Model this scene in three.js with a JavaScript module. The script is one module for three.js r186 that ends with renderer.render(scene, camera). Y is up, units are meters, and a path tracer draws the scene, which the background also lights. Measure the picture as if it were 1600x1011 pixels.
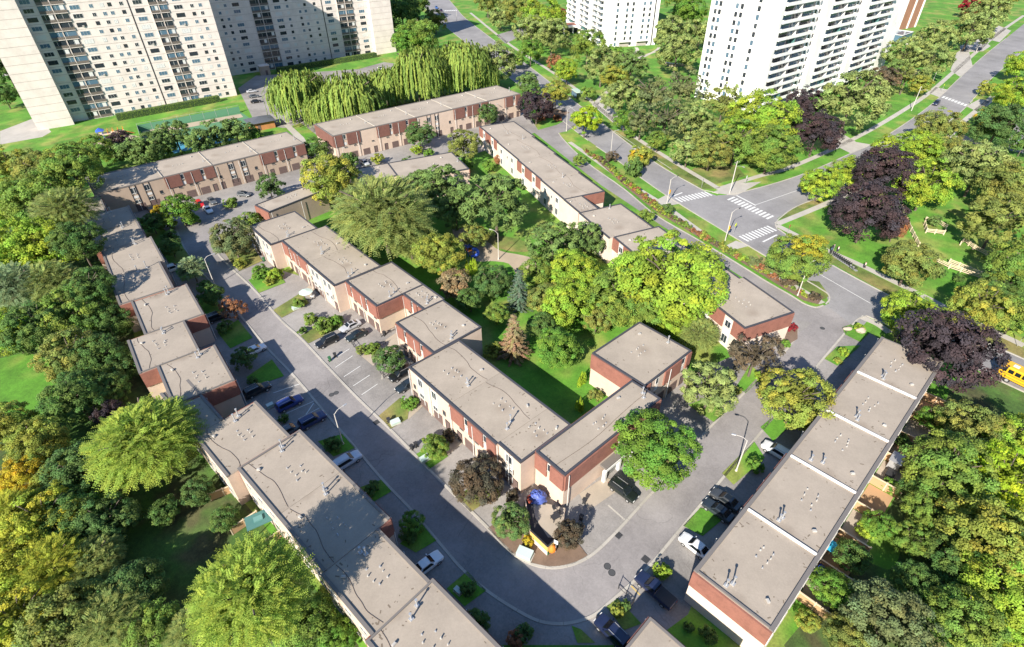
import * as THREE from 'three';
import { mergeGeometries } from 'three/addons/utils/BufferGeometryUtils.js';
import { RoundedBoxGeometry } from 'three/addons/geometries/RoundedBoxGeometry.js';
import { MarchingCubes } from 'three/addons/objects/MarchingCubes.js';

// ---------------------------------------------------------------- camera, sky, sun, exposure
const scene = new THREE.Scene();
const FOC = 870, PITCH = 0.6558106, ROLL = -0.0129491, EYE = 72;      // lens and pose of the drone, solved from the photograph
const camera = new THREE.PerspectiveCamera(2 * Math.atan(505.5 / FOC) * 180 / Math.PI, 1600 / 1011, 1, 4000);
const cF = new THREE.Vector3(0, -Math.sin(PITCH), -Math.cos(PITCH));
const cR0 = new THREE.Vector3(1, 0, 0), cU0 = new THREE.Vector3(0, Math.cos(PITCH), -Math.sin(PITCH));
const cR = cR0.clone().multiplyScalar(Math.cos(ROLL)).addScaledVector(cU0, Math.sin(ROLL));
const cU = cU0.clone().multiplyScalar(Math.cos(ROLL)).addScaledVector(cR0, -Math.sin(ROLL));
camera.quaternion.setFromRotationMatrix(new THREE.Matrix4().makeBasis(cR, cU, cF.clone().negate()));
camera.position.set(0, EYE, 0);
scene.add(camera);

const SUN_AZ = 208, SUN_EL = 31.5, D2R = Math.PI / 180;
const sunDir = new THREE.Vector3(Math.sin(SUN_AZ * D2R) * Math.cos(SUN_EL * D2R), Math.sin(SUN_EL * D2R), -Math.cos(SUN_AZ * D2R) * Math.cos(SUN_EL * D2R));
const sun = new THREE.DirectionalLight(new THREE.Color().setRGB(1, 0.93, 0.82), 4.8);
sun.position.copy(sunDir).multiplyScalar(400).add(new THREE.Vector3(0, 0, -150));
sun.target.position.set(0, 0, -150);
sun.castShadow = true; sun.shadow.mapSize.set(4096, 4096);
Object.assign(sun.shadow.camera, { left: -330, right: 330, top: 330, bottom: -330, near: 10, far: 900 });
scene.add(sun, sun.target);
{
  const W = 256, H = 128, d = new Float32Array(W * H * 4);
  for (let j = 0; j < H; j++) for (let i = 0; i < W; i++) {
    const el = ((j + 0.5) / H - 0.5) * Math.PI, az = ((i + 0.5) / W - 0.5) * 2 * Math.PI;
    const v = new THREE.Vector3(Math.cos(el) * Math.cos(az), Math.sin(el), Math.cos(el) * Math.sin(az));
    const k = Math.pow(1 - Math.max(0, Math.sin(el)), 3), g = Math.pow(Math.max(0, v.dot(sunDir)), 8) * 0.12;
    const o = (j * W + i) * 4, S = 1.0;
    d[o] = S * (0.055 + 0.13 * k + g); d[o + 1] = S * (0.118 + 0.14 * k + g); d[o + 2] = S * (0.255 + 0.14 * k + g * 0.9); d[o + 3] = 1;
  }
  const t = new THREE.DataTexture(d, W, H, THREE.RGBAFormat, THREE.FloatType);
  t.mapping = THREE.EquirectangularReflectionMapping; t.magFilter = THREE.LinearFilter; t.needsUpdate = true;
  scene.background = t; scene.environment = t;
}
const renderer = new THREE.WebGLRenderer({ antialias: true });
renderer.toneMapping = THREE.LinearToneMapping;
renderer.toneMappingExposure = 2.1;
renderer.shadowMap.enabled = true;
renderer.setSize(1024, 647);

// ---------------------------------------------------------------- small tools
let seed0 = 7;
const rng = (s) => { let a = (s * 2654435761) >>> 0; return () => { a = (a + 0x6D2B79F5) >>> 0; let t = a; t = Math.imul(t ^ (t >>> 15), t | 1); t ^= t + Math.imul(t ^ (t >>> 7), t | 61); return ((t ^ (t >>> 14)) >>> 0) / 4294967296; }; };
const rnd = rng(11);
const V = (x, y, z) => new THREE.Vector3(x, y, z);
const dirOf = (az) => [Math.sin(az * D2R), -Math.cos(az * D2R)];
// the point of the place at height h that the photograph shows at pixel (px, py) of its 1600 x 1011
function at(px, py, h = 0) {
  const d = cF.clone().multiplyScalar(FOC).addScaledVector(cR, px - 800).addScaledVector(cU, 505.5 - py);
  const k = (EYE - h) / -d.y;
  return V(d.x * k, h, d.z * k);
}
const depthOf = (p) => p.clone().sub(camera.position).dot(cF);
const metres = (px, p) => px * depthOf(p) / FOC;
const used = {};
function numbered(n) { if (!(n in used)) { used[n] = 0; return n; } used[n]++; return n + '_' + String(used[n]).padStart(3, '0'); }
function thing(name, label, category, pos = [0, 0, 0], turn = 0, group) {
  const o = new THREE.Group(); o.name = numbered(name); scene.add(o);
  o.position.set(...(pos.isVector3 ? pos.toArray() : pos)); o.rotation.y = turn;
  o.userData = { label, category }; if (group) o.userData.group = group;
  return o;
}
function part(name, geo, mat, parent, pos, turn, scale) {
  const m = new THREE.Mesh(geo, mat); m.name = name; m.castShadow = m.receiveShadow = true; parent.add(m);
  if (pos) m.position.set(...pos); if (turn) m.rotation.y = turn; if (scale) m.scale.set(...scale);
  return m;
}
function struct(name, geo, mat, kind = 'structure') {
  const m = new THREE.Mesh(geo, mat); m.name = numbered(name); m.castShadow = m.receiveShadow = true; m.userData.kind = kind; scene.add(m); return m;
}
function copyOf(root, pos, turn, label, group) {
  const r = root.clone(); r.name = numbered(root.name.replace(/_\d{3}$/, '')); scene.add(r);
  r.userData = { ...root.userData }; if (label) r.userData.label = label; if (group) r.userData.group = group;
  if (pos) r.position.copy(pos); if (turn !== undefined) r.rotation.y = turn;
  return r;
}
const turnOf = (az) => (90 - az) * D2R;                 // local x axis towards azimuth az

// textures -------------------------------------------------------
function noiseTile(N, base, s) {                        // value noise that wraps, base cells
  const r = rng(s), g = new Float32Array(base * base).map(() => r()), o = new Float32Array(N * N);
  const sm = (t) => t * t * (3 - 2 * t);
  for (let j = 0; j < N; j++) { const y = j / N * base, y0 = Math.floor(y), fy = sm(y - y0), y1 = (y0 + 1) % base;
    for (let i = 0; i < N; i++) { const x = i / N * base, x0 = Math.floor(x), fx = sm(x - x0), x1 = (x0 + 1) % base;
      o[j * N + i] = (g[y0 * base + x0] * (1 - fx) + g[y0 * base + x1] * fx) * (1 - fy) + (g[y1 * base + x0] * (1 - fx) + g[y1 * base + x1] * fx) * fy; } }
  return o;
}
function fbm(N, bases, s) { const o = new Float32Array(N * N); let w = 0; bases.forEach(([b, a], k) => { const n = noiseTile(N, b, s + k * 13); for (let i = 0; i < o.length; i++) o[i] += a * (n[i] - 0.5); w += a; }); return o; }
function tex(N, size, fn, s) {                          // fn(i,j,idx) -> linear rgb multiplier ; stored as sRGB
  const d = new Uint8Array(N * N * 4), e = (c) => { c = Math.min(1, Math.max(0, c)); return 255 * (c <= 0.0031308 ? 12.92 * c : 1.055 * Math.pow(c, 1 / 2.4) - 0.055); };
  for (let k = 0; k < N * N; k++) { const c = fn(k % N, Math.floor(k / N), k); d[k * 4] = e(c[0]); d[k * 4 + 1] = e(c[1]); d[k * 4 + 2] = e(c[2]); d[k * 4 + 3] = 255; }
  const t = new THREE.DataTexture(d, N, N, THREE.RGBAFormat); t.colorSpace = THREE.SRGBColorSpace; t.wrapS = t.wrapT = THREE.RepeatWrapping; t.magFilter = THREE.LinearFilter;
  t.repeat.set(1 / size, 1 / size); t.needsUpdate = true; return t;
}
function mat(rgb, rough = 0.85, o = {}) { const m = new THREE.MeshStandardMaterial({ color: new THREE.Color().setRGB(...rgb), roughness: rough, side: THREE.DoubleSide, ...o }); return m; }
const nA = fbm(1024, [[6, 1], [24, 0.6], [90, 0.5], [340, 0.9]], 3), nB = fbm(1024, [[10, 1], [45, 0.7], [200, 0.7], [512, 0.6]], 91), nC = fbm(1024, [[4, 1], [9, 0.8], [18, 0.5]], 57);
const lerp = (a, b, t) => a + (b - a) * t, clamp01 = (x) => Math.min(1, Math.max(0, x));
function asphaltTex(rgb, s, contrast) {
  const r = rng(s), N = 1024, crack = new Float32Array(N * N);
  for (let q = 0; q < 46; q++) { let x = r() * N, y = r() * N, a = r() * 7; const n = 60 + r() * 200; for (let k = 0; k < n; k++) { a += (r() - 0.5) * 0.7; x += Math.cos(a); y += Math.sin(a); const c = q % 3 ? 0.3 : 0.42; crack[((y | 0) & 1023) * N + ((x | 0) & 1023)] = c; crack[((y | 0) & 1023) * N + (((x | 0) + 1) & 1023)] = c; if (q % 3 === 0) crack[(((y | 0) + 1) & 1023) * N + ((x | 0) & 1023)] = c; } }
  return tex(N, 48, (i, j, k) => { const v = 1 + contrast * (0.22 * nC[k] + 0.14 * nA[k] + 0.12 * nB[k]) - crack[k] * 0.5; return [rgb[0] * v, rgb[1] * v, rgb[2] * (v * 0.99 + 0.01)]; });
}
function roofTex(rgb, s) {
  return tex(1024, 36, (i, j, k) => { const q = (k + s * 77777) % (1024 * 1024), v = 1 + 0.15 * nC[q] + 0.07 * nA[q] + 0.1 * nB[k], st = clamp01((nC[(k * 1 + s * 5555) % 1048576] - 0.32) * 2.2); return [rgb[0] * v * (1 - 0.2 * st), rgb[1] * v * (1 - 0.23 * st), rgb[2] * v * (1 - 0.25 * st)]; });
}
const grassT = tex(1024, 42, (i, j, k) => { const v = 1 + 0.35 * nB[k] + 0.22 * nA[k], y = clamp01(0.5 + nC[k] * 1.6); return [lerp(0.085, 0.21, y * y) * v, lerp(0.23, 0.255, y) * v, lerp(0.018, 0.05, y * y) * v]; });
const dryT = tex(512, 30, (i, j, k) => { const q = (j * 2 * 1024 + i * 2), v = 1 + 0.4 * nB[q] + 0.2 * nA[q], y = clamp01(0.5 + nC[q] * 1.6); return [lerp(0.11, 0.24, y) * v, lerp(0.16, 0.20, y) * v, lerp(0.03, 0.07, y) * v]; });
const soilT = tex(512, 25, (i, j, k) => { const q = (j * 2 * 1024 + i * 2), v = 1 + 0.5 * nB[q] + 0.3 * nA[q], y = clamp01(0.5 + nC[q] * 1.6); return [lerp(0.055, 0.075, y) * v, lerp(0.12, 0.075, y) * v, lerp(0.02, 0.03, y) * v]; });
const brickT = tex(512, 8, (i, j, k) => { const q = (j * 2 * 1024 + i * 2), v = 1 + 0.22 * nB[q] + 0.14 * nA[q] - ((j % 5) === 0 ? 0.10 : 0) - (((i + ((j / 5 | 0) % 2) * 8) % 16) === 0 ? 0.06 : 0); return [v, v, v].map((x) => x * 0.92); });
const plainT = tex(512, 14, (i, j, k) => { const q = (j * 2 * 1024 + i * 2), v = 1 + 0.10 * nC[q] + 0.08 * nA[q] + 0.06 * nB[q]; return [v, v, v].map((x) => x * 0.93); });
const kerbT = tex(512, 24, (i, j, k) => { const q = (j * 2 * 1024 + i * 2), v = 1 + 0.14 * nC[q] + 0.1 * nA[q] - (i % 64 === 0 ? 0.45 : 0); return [v, v, v].map((x) => x * 0.92); });
const M = {
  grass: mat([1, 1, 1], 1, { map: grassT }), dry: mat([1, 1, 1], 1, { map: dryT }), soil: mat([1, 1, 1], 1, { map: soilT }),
  mulch: mat([0.2, 0.135, 0.095], 1, { map: brickT }), sand: mat([0.42, 0.34, 0.25], 1, { map: plainT }),
  road: mat([1, 1, 1], 0.95, { map: asphaltTex([0.248, 0.229, 0.222], 5, 1.1) }), drive: mat([1, 1, 1], 0.95, { map: asphaltTex([0.262, 0.244, 0.229], 8, 1.3) }),
  mainroad: mat([1, 1, 1], 0.95, { map: asphaltTex([0.25, 0.24, 0.24], 12, 0.9) }),
  concrete: mat([0.44, 0.41, 0.365], 0.95, { map: plainT }), kerb: mat([0.43, 0.40, 0.35], 0.95, { map: kerbT }), paver: mat([0.40, 0.34, 0.27], 0.95, { map: plainT }),
  white: mat([0.72, 0.72, 0.7], 0.7), paint: mat([0.62, 0.62, 0.6], 0.85), paintY: mat([0.5, 0.36, 0.12], 0.85), red: mat([0.4, 0.09, 0.05], 0.9),
  roofW: mat([1, 1, 1], 0.97, { map: roofTex([0.335, 0.284, 0.228], 1) }), roofG: mat([1, 1, 1], 0.97, { map: roofTex([0.325, 0.276, 0.224], 3) }), roofL: mat([1, 1, 1], 0.97, { map: roofTex([0.355, 0.302, 0.246], 6) }),
  copingD: mat([0.055, 0.055, 0.065], 0.6), copingB: mat([0.16, 0.145, 0.135], 0.7), copingW: mat([0.75, 0.73, 0.7], 0.7),
  beige: mat([0.6, 0.47, 0.375], 0.92, { map: plainT }), tan: mat([0.44, 0.34, 0.26], 0.92, { map: plainT }), cream: mat([0.68, 0.57, 0.48], 0.92, { map: plainT }),
  brick: mat([0.275, 0.115, 0.083], 0.9, { map: brickT }), brickD: mat([0.195, 0.088, 0.068], 0.9, { map: brickT }),
  glass: mat([0.03, 0.04, 0.05], 0.08), glassB: mat([0.09, 0.16, 0.22], 0.06), frameW: mat([0.62, 0.62, 0.6], 0.6), frameD: mat([0.06, 0.05, 0.045], 0.6),
  garage: mat([0.14, 0.095, 0.085], 0.7), garageG: mat([0.2, 0.2, 0.19], 0.7), metal: mat([0.5, 0.5, 0.5], 0.45, { metalness: 0.5 }), dark: mat([0.03, 0.03, 0.033], 0.7), vent: mat([0.42, 0.4, 0.37], 0.7),
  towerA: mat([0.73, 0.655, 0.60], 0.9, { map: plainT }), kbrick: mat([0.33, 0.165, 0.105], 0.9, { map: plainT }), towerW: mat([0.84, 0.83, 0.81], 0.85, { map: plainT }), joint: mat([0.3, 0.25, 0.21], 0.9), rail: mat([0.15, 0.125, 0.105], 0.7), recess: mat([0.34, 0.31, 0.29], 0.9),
  wood: mat([0.42, 0.26, 0.14], 0.85), woodP: mat([0.62, 0.50, 0.35], 0.85), bark: mat([0.12, 0.095, 0.075], 1), pole: mat([0.5, 0.47, 0.43], 0.8), poleD: mat([0.07, 0.07, 0.07], 0.6), cable: mat([0.13, 0.10, 0.085], 0.9),
  teal: mat([0.06, 0.165, 0.155], 0.8), blue: mat([0.05, 0.12, 0.55], 0.5), tarp: mat([0.07, 0.11, 0.36], 0.5), yellow: mat([0.75, 0.42, 0.02], 0.45), orange: mat([0.7, 0.2, 0.02], 0.7), green: mat([0.03, 0.13, 0.05], 0.6), greenP: mat([0.4, 0.5, 0.42], 0.6), lime: mat([0.6, 0.7, 0.03], 0.6),
  debris: mat([0.17, 0.135, 0.1], 1), court: mat([0.09, 0.22, 0.11], 0.95, { map: plainT }), courtB: mat([0.05, 0.25, 0.38], 0.95, { map: plainT }), net: mat([0.10, 0.26, 0.15], 0.9),
};
// geometry helpers -------------------------------------------------
const gc = {};
const cached = (k, f) => gc[k] || (gc[k] = f());
function uvBox(w, h, d) { return cached(`b${w.toFixed(3)},${h.toFixed(3)},${d.toFixed(3)}`, () => { const g = new THREE.BoxGeometry(w, h, d), p = g.attributes.position, n = g.attributes.normal, u = g.attributes.uv;
  for (let i = 0; i < p.count; i++) { const ax = Math.abs(n.getX(i)), ay = Math.abs(n.getY(i)); if (ay > 0.5) u.setXY(i, p.getX(i), p.getZ(i)); else if (ax > 0.5) u.setXY(i, p.getZ(i), p.getY(i)); else u.setXY(i, p.getX(i), p.getY(i)); } return g; }); }
function boxAt(w, h, d, x, y, z) { const g = uvBox(w, h, d).clone(); g.translate(x, y, z); return g; }
const merge = (a) => mergeGeometries(a.map((g) => { const q = g.index ? g.toNonIndexed() : g; for (const k of Object.keys(q.attributes)) if (!['position', 'normal', 'uv'].includes(k)) q.deleteAttribute(k); return q; }));
const cyl = (r0, r1, h, n = 10) => cached(`c${r0},${r1},${h},${n}`, () => { const g = new THREE.CylinderGeometry(r1, r0, h, n); g.translate(0, h / 2, 0); return g; });
function tube(pts, r, n = 6, seg = 0) { return new THREE.TubeGeometry(new THREE.CatmullRomCurve3(pts), seg || pts.length * 4, r, n); }
// ground sheets: pts are THREE.Vector3 or [x,z]
function sheet(pts, y) {
  const s = new THREE.Shape(pts.map((p) => (p.isVector3 ? new THREE.Vector2(p.x, -p.z) : new THREE.Vector2(p[0], -p[1]))));
  const g = new THREE.ShapeGeometry(s); g.rotateX(-Math.PI / 2); g.translate(0, y, 0); return g;
}
const px = (list, h = 0) => { const o = []; for (let i = 0; i < list.length; i += 2) o.push(at(list[i], list[i + 1], h)); return o; };
function smooth(pts, n = 6) { return new THREE.CatmullRomCurve3(pts, false, 'centripetal').getPoints((pts.length - 1) * n); }
function ribbon(pts, a, b, y0, y1, capH = true) {        // strip from offset a to b (to the right of travel), between heights y0 and y1: a kerb or a path
  const pos = [], uv = [], idx = []; let L = 0; const n = pts.length;
  for (let i = 0; i < n; i++) { const p = pts[i], q = pts[Math.min(n - 1, i + 1)], o = pts[Math.max(0, i - 1)]; const t = V(q.x - o.x, 0, q.z - o.z).normalize(), r = V(-t.z, 0, t.x); if (i) L += p.distanceTo(o);
    for (const [k, y] of [[a, y0], [a, y1], [b, y1], [b, y0]]) { pos.push(p.x + r.x * k, y, p.z + r.z * k); uv.push(L, k); }
    if (i) { const c = i * 4, e = c - 4; for (const s of [[1, 2], [0, 1], [2, 3]]) idx.push(e + s[0], e + s[1], c + s[1], e + s[0], c + s[1], c + s[0]); } }
  const g = new THREE.BufferGeometry(); g.setAttribute('position', new THREE.Float32BufferAttribute(pos, 3)); g.setAttribute('uv', new THREE.Float32BufferAttribute(uv, 2)); g.setIndex(idx); const f = g.toNonIndexed(); f.computeVertexNormals(); return f;
}

// ---------------------------------------------------------------- ground, roads, paths
{ const g = new THREE.PlaneGeometry(2400, 2400, 1, 1); g.rotateX(-Math.PI / 2); const u = g.attributes.uv; for (let i = 0; i < u.count; i++) u.setXY(i, u.getX(i) * 2400, u.getY(i) * 2400); g.translate(0, 0, -400); struct('ground', g, M.grass); }
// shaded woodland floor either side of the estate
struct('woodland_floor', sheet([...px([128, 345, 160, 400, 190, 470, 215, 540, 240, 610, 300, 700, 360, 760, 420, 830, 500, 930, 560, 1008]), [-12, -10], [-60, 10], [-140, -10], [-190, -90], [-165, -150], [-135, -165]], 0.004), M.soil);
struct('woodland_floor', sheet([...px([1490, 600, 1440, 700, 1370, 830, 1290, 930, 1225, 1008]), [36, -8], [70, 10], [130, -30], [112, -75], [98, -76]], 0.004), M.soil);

// the ring road of the estate: outer and inner kerb
const ringOut = smooth(px([262, 318, 272, 345, 288, 385, 306, 414, 340, 450, 380, 497, 420, 545, 456, 582, 510, 645, 555, 697, 600, 750, 645, 797, 690, 850, 725, 890, 762, 922, 800, 947, 840, 968, 868, 973, 895, 971, 925, 961, 955, 937, 1007, 890, 1065, 822, 1125, 750, 1200, 660, 1268, 580, 1330, 507]), 5);
const ringIn = smooth(px([420, 338, 372, 349, 345, 360, 335, 376, 338, 394, 352, 411, 400, 457, 437, 500, 470, 530, 512, 575, 555, 620, 612, 675, 670, 735, 732, 797, 762, 827, 797, 864, 825, 881, 862, 889, 897, 883, 925, 869, 960, 837, 1012, 780, 1045, 745, 1072, 712, 1117, 662, 1162, 617, 1190, 587]), 5);
const Y1 = 0.008, Y2 = 0.012, Y3 = 0.016, Y4 = 0.02, Y5 = 0.024;
// paved forecourts, drives and stalls between the road and the houses
struct('driveway', sheet(px([120, 320, 262, 270, 478, 225, 820, 170, 842, 205, 730, 245, 560, 262, 425, 332, 395, 356, 430, 420, 500, 440, 600, 490, 660, 560, 720, 620, 830, 720, 870, 735, 1010, 610, 1080, 585, 1170, 545, 1240, 500, 1335, 507, 1268, 580, 1200, 660, 1125, 750, 1065, 822, 1007, 890, 955, 937, 925, 961, 895, 971, 868, 973, 830, 965, 762, 922, 690, 850, 600, 750, 510, 645, 420, 545, 340, 450, 288, 385, 240, 345]), Y1), M.drive);
struct('driveway', sheet(px([288, 385, 340, 450, 420, 545, 510, 645, 600, 750, 690, 850, 762, 922, 830, 965, 868, 973, 895, 971, 925, 961, 955, 937, 1007, 890, 1065, 822, 1125, 750, 1200, 660, 1268, 580, 1335, 507, 1385, 535, 1330, 610, 1230, 740, 1100, 900, 1075, 960, 1010, 1008, 700, 1008, 640, 905, 480, 730, 420, 680, 300, 560, 210, 400]), Y1), M.drive);
struct('road', sheet([...ringOut, ...px([1300, 484, 1275, 500, 1249, 520, 1242, 533, 1215, 560]), ...ringIn.slice().reverse(), ...px([480, 322, 478, 315, 395, 331])], Y2), M.road);
struct('road', sheet(px([1225, 505, 1296, 474, 1366, 488, 1340, 520, 1268, 586]), 0.006), M.mainroad);
struct('kerb', ribbon(ringOut, -0.05, 0.34, 0, 0.1), M.kerb);
struct('kerb', ribbon(ringIn, -0.34, 0.05, 0, 0.1), M.kerb);
struct('kerb', ribbon(smooth(px([1190, 587, 1212, 565, 1236, 540, 1246, 522, 1244, 507, 1232, 500]), 5), -0.3, 0.05, 0, 0.1), M.kerb);

// the public road along the estate and its side street
const mainFar = smooth(px([712, 12, 725, 27, 815, 95, 867, 135, 950, 200, 990, 231, 1040, 265, 1097, 297]), 4).concat();
const mainFar2 = smooth(px([1215, 358, 1290, 409, 1394, 465, 1475, 506, 1557, 543, 1600, 562]), 4);
const mainNear = smooth(px([664, 12, 690, 36, 780, 108, 850, 165, 920, 220, 967, 252, 1005, 280, 1052, 312, 1155, 375, 1200, 402, 1262, 439, 1290, 455]), 4);
const mainNear2 = smooth(px([1354, 493, 1440, 532, 1500, 563, 1557, 592, 1600, 612]), 4);
const ext = (p, q, L) => { const d = p.clone().sub(q).normalize(); return p.clone().addScaledVector(d, L); };
const farTop = ext(mainFar[0], mainFar[4], 260), nearTop = ext(mainNear[0], mainNear[4], 260), farEnd = ext(mainFar2.at(-1), mainFar2.at(-5), 120), nearEnd = ext(mainNear2.at(-1), mainNear2.at(-5), 120);
struct('road', sheet([farTop, ...mainFar, ...px([1120, 306, 1141, 306]), ...px([1215, 341]), ...mainFar2, farEnd, nearEnd, ...mainNear2.slice().reverse(), ...px([1330, 508, 1296, 478]), ...mainNear.slice().reverse(), nearTop], Y3), M.mainroad);
const sideUp = smooth(px([1120, 305, 1141, 304, 1200, 290, 1262, 270, 1330, 240, 1362, 226, 1420, 190, 1460, 160, 1500, 122, 1535, 90, 1572, 60]), 4), sideDown = smooth(px([1215, 341, 1245, 322, 1290, 305, 1335, 287, 1400, 250, 1462, 206, 1510, 166, 1545, 126, 1600, 78]), 4);
struct('road', sheet([...sideUp, ext(sideUp.at(-1), sideUp.at(-5), 260), ext(sideDown.at(-1), sideDown.at(-5), 260), ...sideDown.slice().reverse()], Y2), M.mainroad);
struct('kerb', ribbon([farTop, ...mainFar, ...px([1112, 300, 1122, 303])], -0.3, 0.02, 0, 0.11), M.kerb);
struct('kerb', ribbon(sideUp.slice(3), -0.3, 0.02, 0, 0.11), M.kerb);
struct('kerb', ribbon([...mainFar2, farEnd], -0.3, 0.02, 0, 0.11), M.kerb);
struct('kerb', ribbon([...smooth(px([1213, 358, 1211, 350, 1216, 342]), 4), ...sideDown.slice(2)], -0.02, 0.3, 0, 0.11), M.kerb);
struct('kerb', ribbon([nearTop, ...mainNear.slice(0, 17)], -0.02, 0.3, 0, 0.11), M.kerb);
struct('kerb', ribbon([...mainNear.slice(17, -2), ...smooth(px([1282, 451, 1294, 459, 1297, 468, 1291, 476]), 4)], -0.02, 0.3, 0, 0.11), M.kerb);
struct('kerb', ribbon([...smooth(px([1330, 508, 1340, 498, 1354, 493]), 4), ...mainNear2.slice(1), nearEnd], -0.02, 0.3, 0, 0.11), M.kerb);
// service lane beside the long row and its exits
const laneR = smooth(px([872, 208, 878, 216, 914, 252, 975, 296, 1025, 337, 1090, 375, 1145, 408, 1200, 442, 1235, 462, 1258, 476, 1275, 481, 1287, 478]), 4);
struct('road', sheet([...px([805, 172, 838, 204, 870, 195, 884, 188, 900, 197, 886, 205]), ...laneR, ...px([1300, 484, 1270, 505, 1240, 500, 1170, 440, 1030, 350, 940, 290, 800, 180])], Y4), M.road);
struct('kerb', ribbon(laneR, -0.3, 0.02, 0, 0.11), M.kerb);
// pavements
const walk = (list, w, y = Y4, m = M.concrete, n = 4) => struct('sidewalk', ribbon(smooth(Array.isArray(list) && list[0].isVector3 ? list : px(list), n), -w / 2, w / 2, 0, y), m);
walk([[735, 20], [800, 72], [868, 116], [905, 143], [950, 180], [982, 207], [1050, 251], [1122, 294]].flat(), 1.9);
walk([1120, 296, 1190, 274, 1222, 266, 1330, 219, 1425, 164, 1452, 145, 1495, 108, 1560, 52, 1600, 24], 1.9);
walk([1214, 350, 1275, 325, 1337, 298, 1400, 270], 1.9);
walk([1214, 352, 1290, 390, 1340, 412, 1397, 440, 1442, 462, 1520, 502, 1600, 540], 1.8);
walk([1002, 298, 1040, 322, 1085, 355, 1135, 390, 1200, 427, 1250, 452, 1285, 474], 1.7);
walk([890, 222, 930, 250, 965, 275, 1002, 298], 1.6);
walk([1345, 495, 1372, 507, 1390, 520], 1.6, Y5);
walk([1478, 672, 1530, 700, 1560, 720], 1.4);
walk([925, 170, 945, 146, 952, 142], 2.4); walk([1000, 92, 1026, 78, 1030, 74], 1.6);
walk([990, 85, 996, 78, 994, 74], 2.0);
struct('path', sheet(px([1122, 297, 1112, 301, 1150, 306, 1190, 284, 1160, 286]), Y5), M.concrete);
struct('path', sheet(px([1018, 317, 1040, 322, 1065, 318, 1050, 312, 1040, 305]), Y5), M.concrete);
struct('path', sheet(px([1148, 390, 1130, 386, 1150, 376, 1172, 384]), Y5), M.concrete);
struct('driveway', sheet(px([930, 168, 958, 192, 970, 186, 960, 172, 945, 160, 932, 160]), Y4), M.concrete);
struct('driveway', sheet(px([775, 55, 800, 47, 830, 42, 832, 50, 806, 60, 790, 68]), Y4), M.mainroad);
for (const q of [[1310, 205, 1338, 222, 1362, 226, 1330, 240, 1300, 225], [1452, 146, 1468, 152, 1480, 140, 1462, 136], [1485, 110, 1500, 120, 1520, 104, 1500, 78, 1512, 72, 1495, 82], [1500, 82, 1536, 80, 1548, 72, 1532, 60, 1500, 72], [1538, 60, 1562, 66, 1580, 48, 1560, 40]]) struct('driveway', sheet(px(q), Y4), M.concrete);
struct('driveway', sheet(px([1510, 166, 1530, 155, 1552, 158, 1530, 176]), Y4), M.concrete);
struct('path', ribbon(smooth(px([1552, 150, 1535, 165, 1510, 186, 1490, 205, 1478, 222]), 4), -1, 1, 0, Y4), M.concrete);
struct('path', sheet(px([1478, 215, 1505, 210, 1560, 236, 1570, 246, 1540, 240, 1500, 236]), Y3), M.sand);
// worn verges (dry grass)
for (const q of [[1070, 275, 1118, 288, 1165, 275, 1150, 258, 1085, 262], [950, 200, 985, 226, 1040, 262, 1096, 295, 1118, 295, 1050, 252, 985, 210], [1218, 355, 1250, 378, 1290, 406, 1394, 463, 1430, 480, 1440, 466, 1340, 416, 1240, 366], [1557, 541, 1600, 560, 1600, 544, 1540, 514, 1480, 486, 1470, 500], [862, 120, 880, 130, 905, 146, 920, 158, 910, 160, 868, 130], [934, 165, 948, 150, 962, 164, 945, 172], [1217, 340, 1245, 321, 1275, 312, 1290, 316, 1226, 344]])
  struct('verge', sheet(px(q), Y1), M.dry);
struct('verge', sheet(px([1280, 440, 1262, 438, 1180, 395, 1195, 420, 1250, 447, 1288, 468, 1296, 462]), Y4), M.dry);
// painted markings
function bar(cx, cz, az, L, w, y = Y5, m = M.paint) { const [dx, dz] = dirOf(az), [rx, rz] = dirOf(az + 90); return sheet([[cx + dx * L / 2 + rx * w / 2, cz + dz * L / 2 + rz * w / 2], [cx + dx * L / 2 - rx * w / 2, cz + dz * L / 2 - rz * w / 2], [cx - dx * L / 2 - rx * w / 2, cz - dz * L / 2 - rz * w / 2], [cx - dx * L / 2 + rx * w / 2, cz - dz * L / 2 + rz * w / 2]], y); }
function zebra(a, b, az, n, L, w) { const A = at(...a), B = at(...b); for (let k = 0; k < n; k++) { const t = (k + 0.5) / n; struct('crossing_stripe', bar(lerp(A.x, B.x, t), lerp(A.z, B.z, t), az, L, w), M.paint); } }
zebra([1058, 313], [1109, 302], 154, 10, 3.2, 0.62);
zebra([1140, 309], [1206, 341], 54, 12, 3.2, 0.66);
zebra([1160, 374], [1208, 356], 152, 10, 3.2, 0.62);
zebra([1472, 151], [1511, 165], 46, 8, 3.4, 0.9);
zebra([692, 17], [714, 16], 165, 8, 5, 0.9);
function line(a, b, w, m = M.paint) { const A = at(...a), B = at(...b); struct('road_marking', ribbon([A, B], -w / 2, w / 2, 0.01, Y5), m); }
line([1150, 305], [1181, 321], 0.45); line([1192, 378], [1214, 367], 0.45); line([1048, 308], [1066, 301], 0.45); line([1181, 320], [1262, 292], 0.14);
line([1266, 420], [1360, 474], 0.14); line([1150, 372], [1170, 385], 0.3); line([960, 205], [1050, 265], 0.12); line([830, 120], [905, 178], 0.12);
for (const [a, b] of [[[524, 574], [551, 556]], [[537, 589], [563, 572]], [[552, 603], [578, 586]], [[565, 617], [590, 600]], [[514, 566], [546, 545]], [[445, 647], [490, 627]], [[466, 655], [500, 637]], [[427, 614], [468, 600]]]) line(a, b, 0.12, M.paint);
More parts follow.
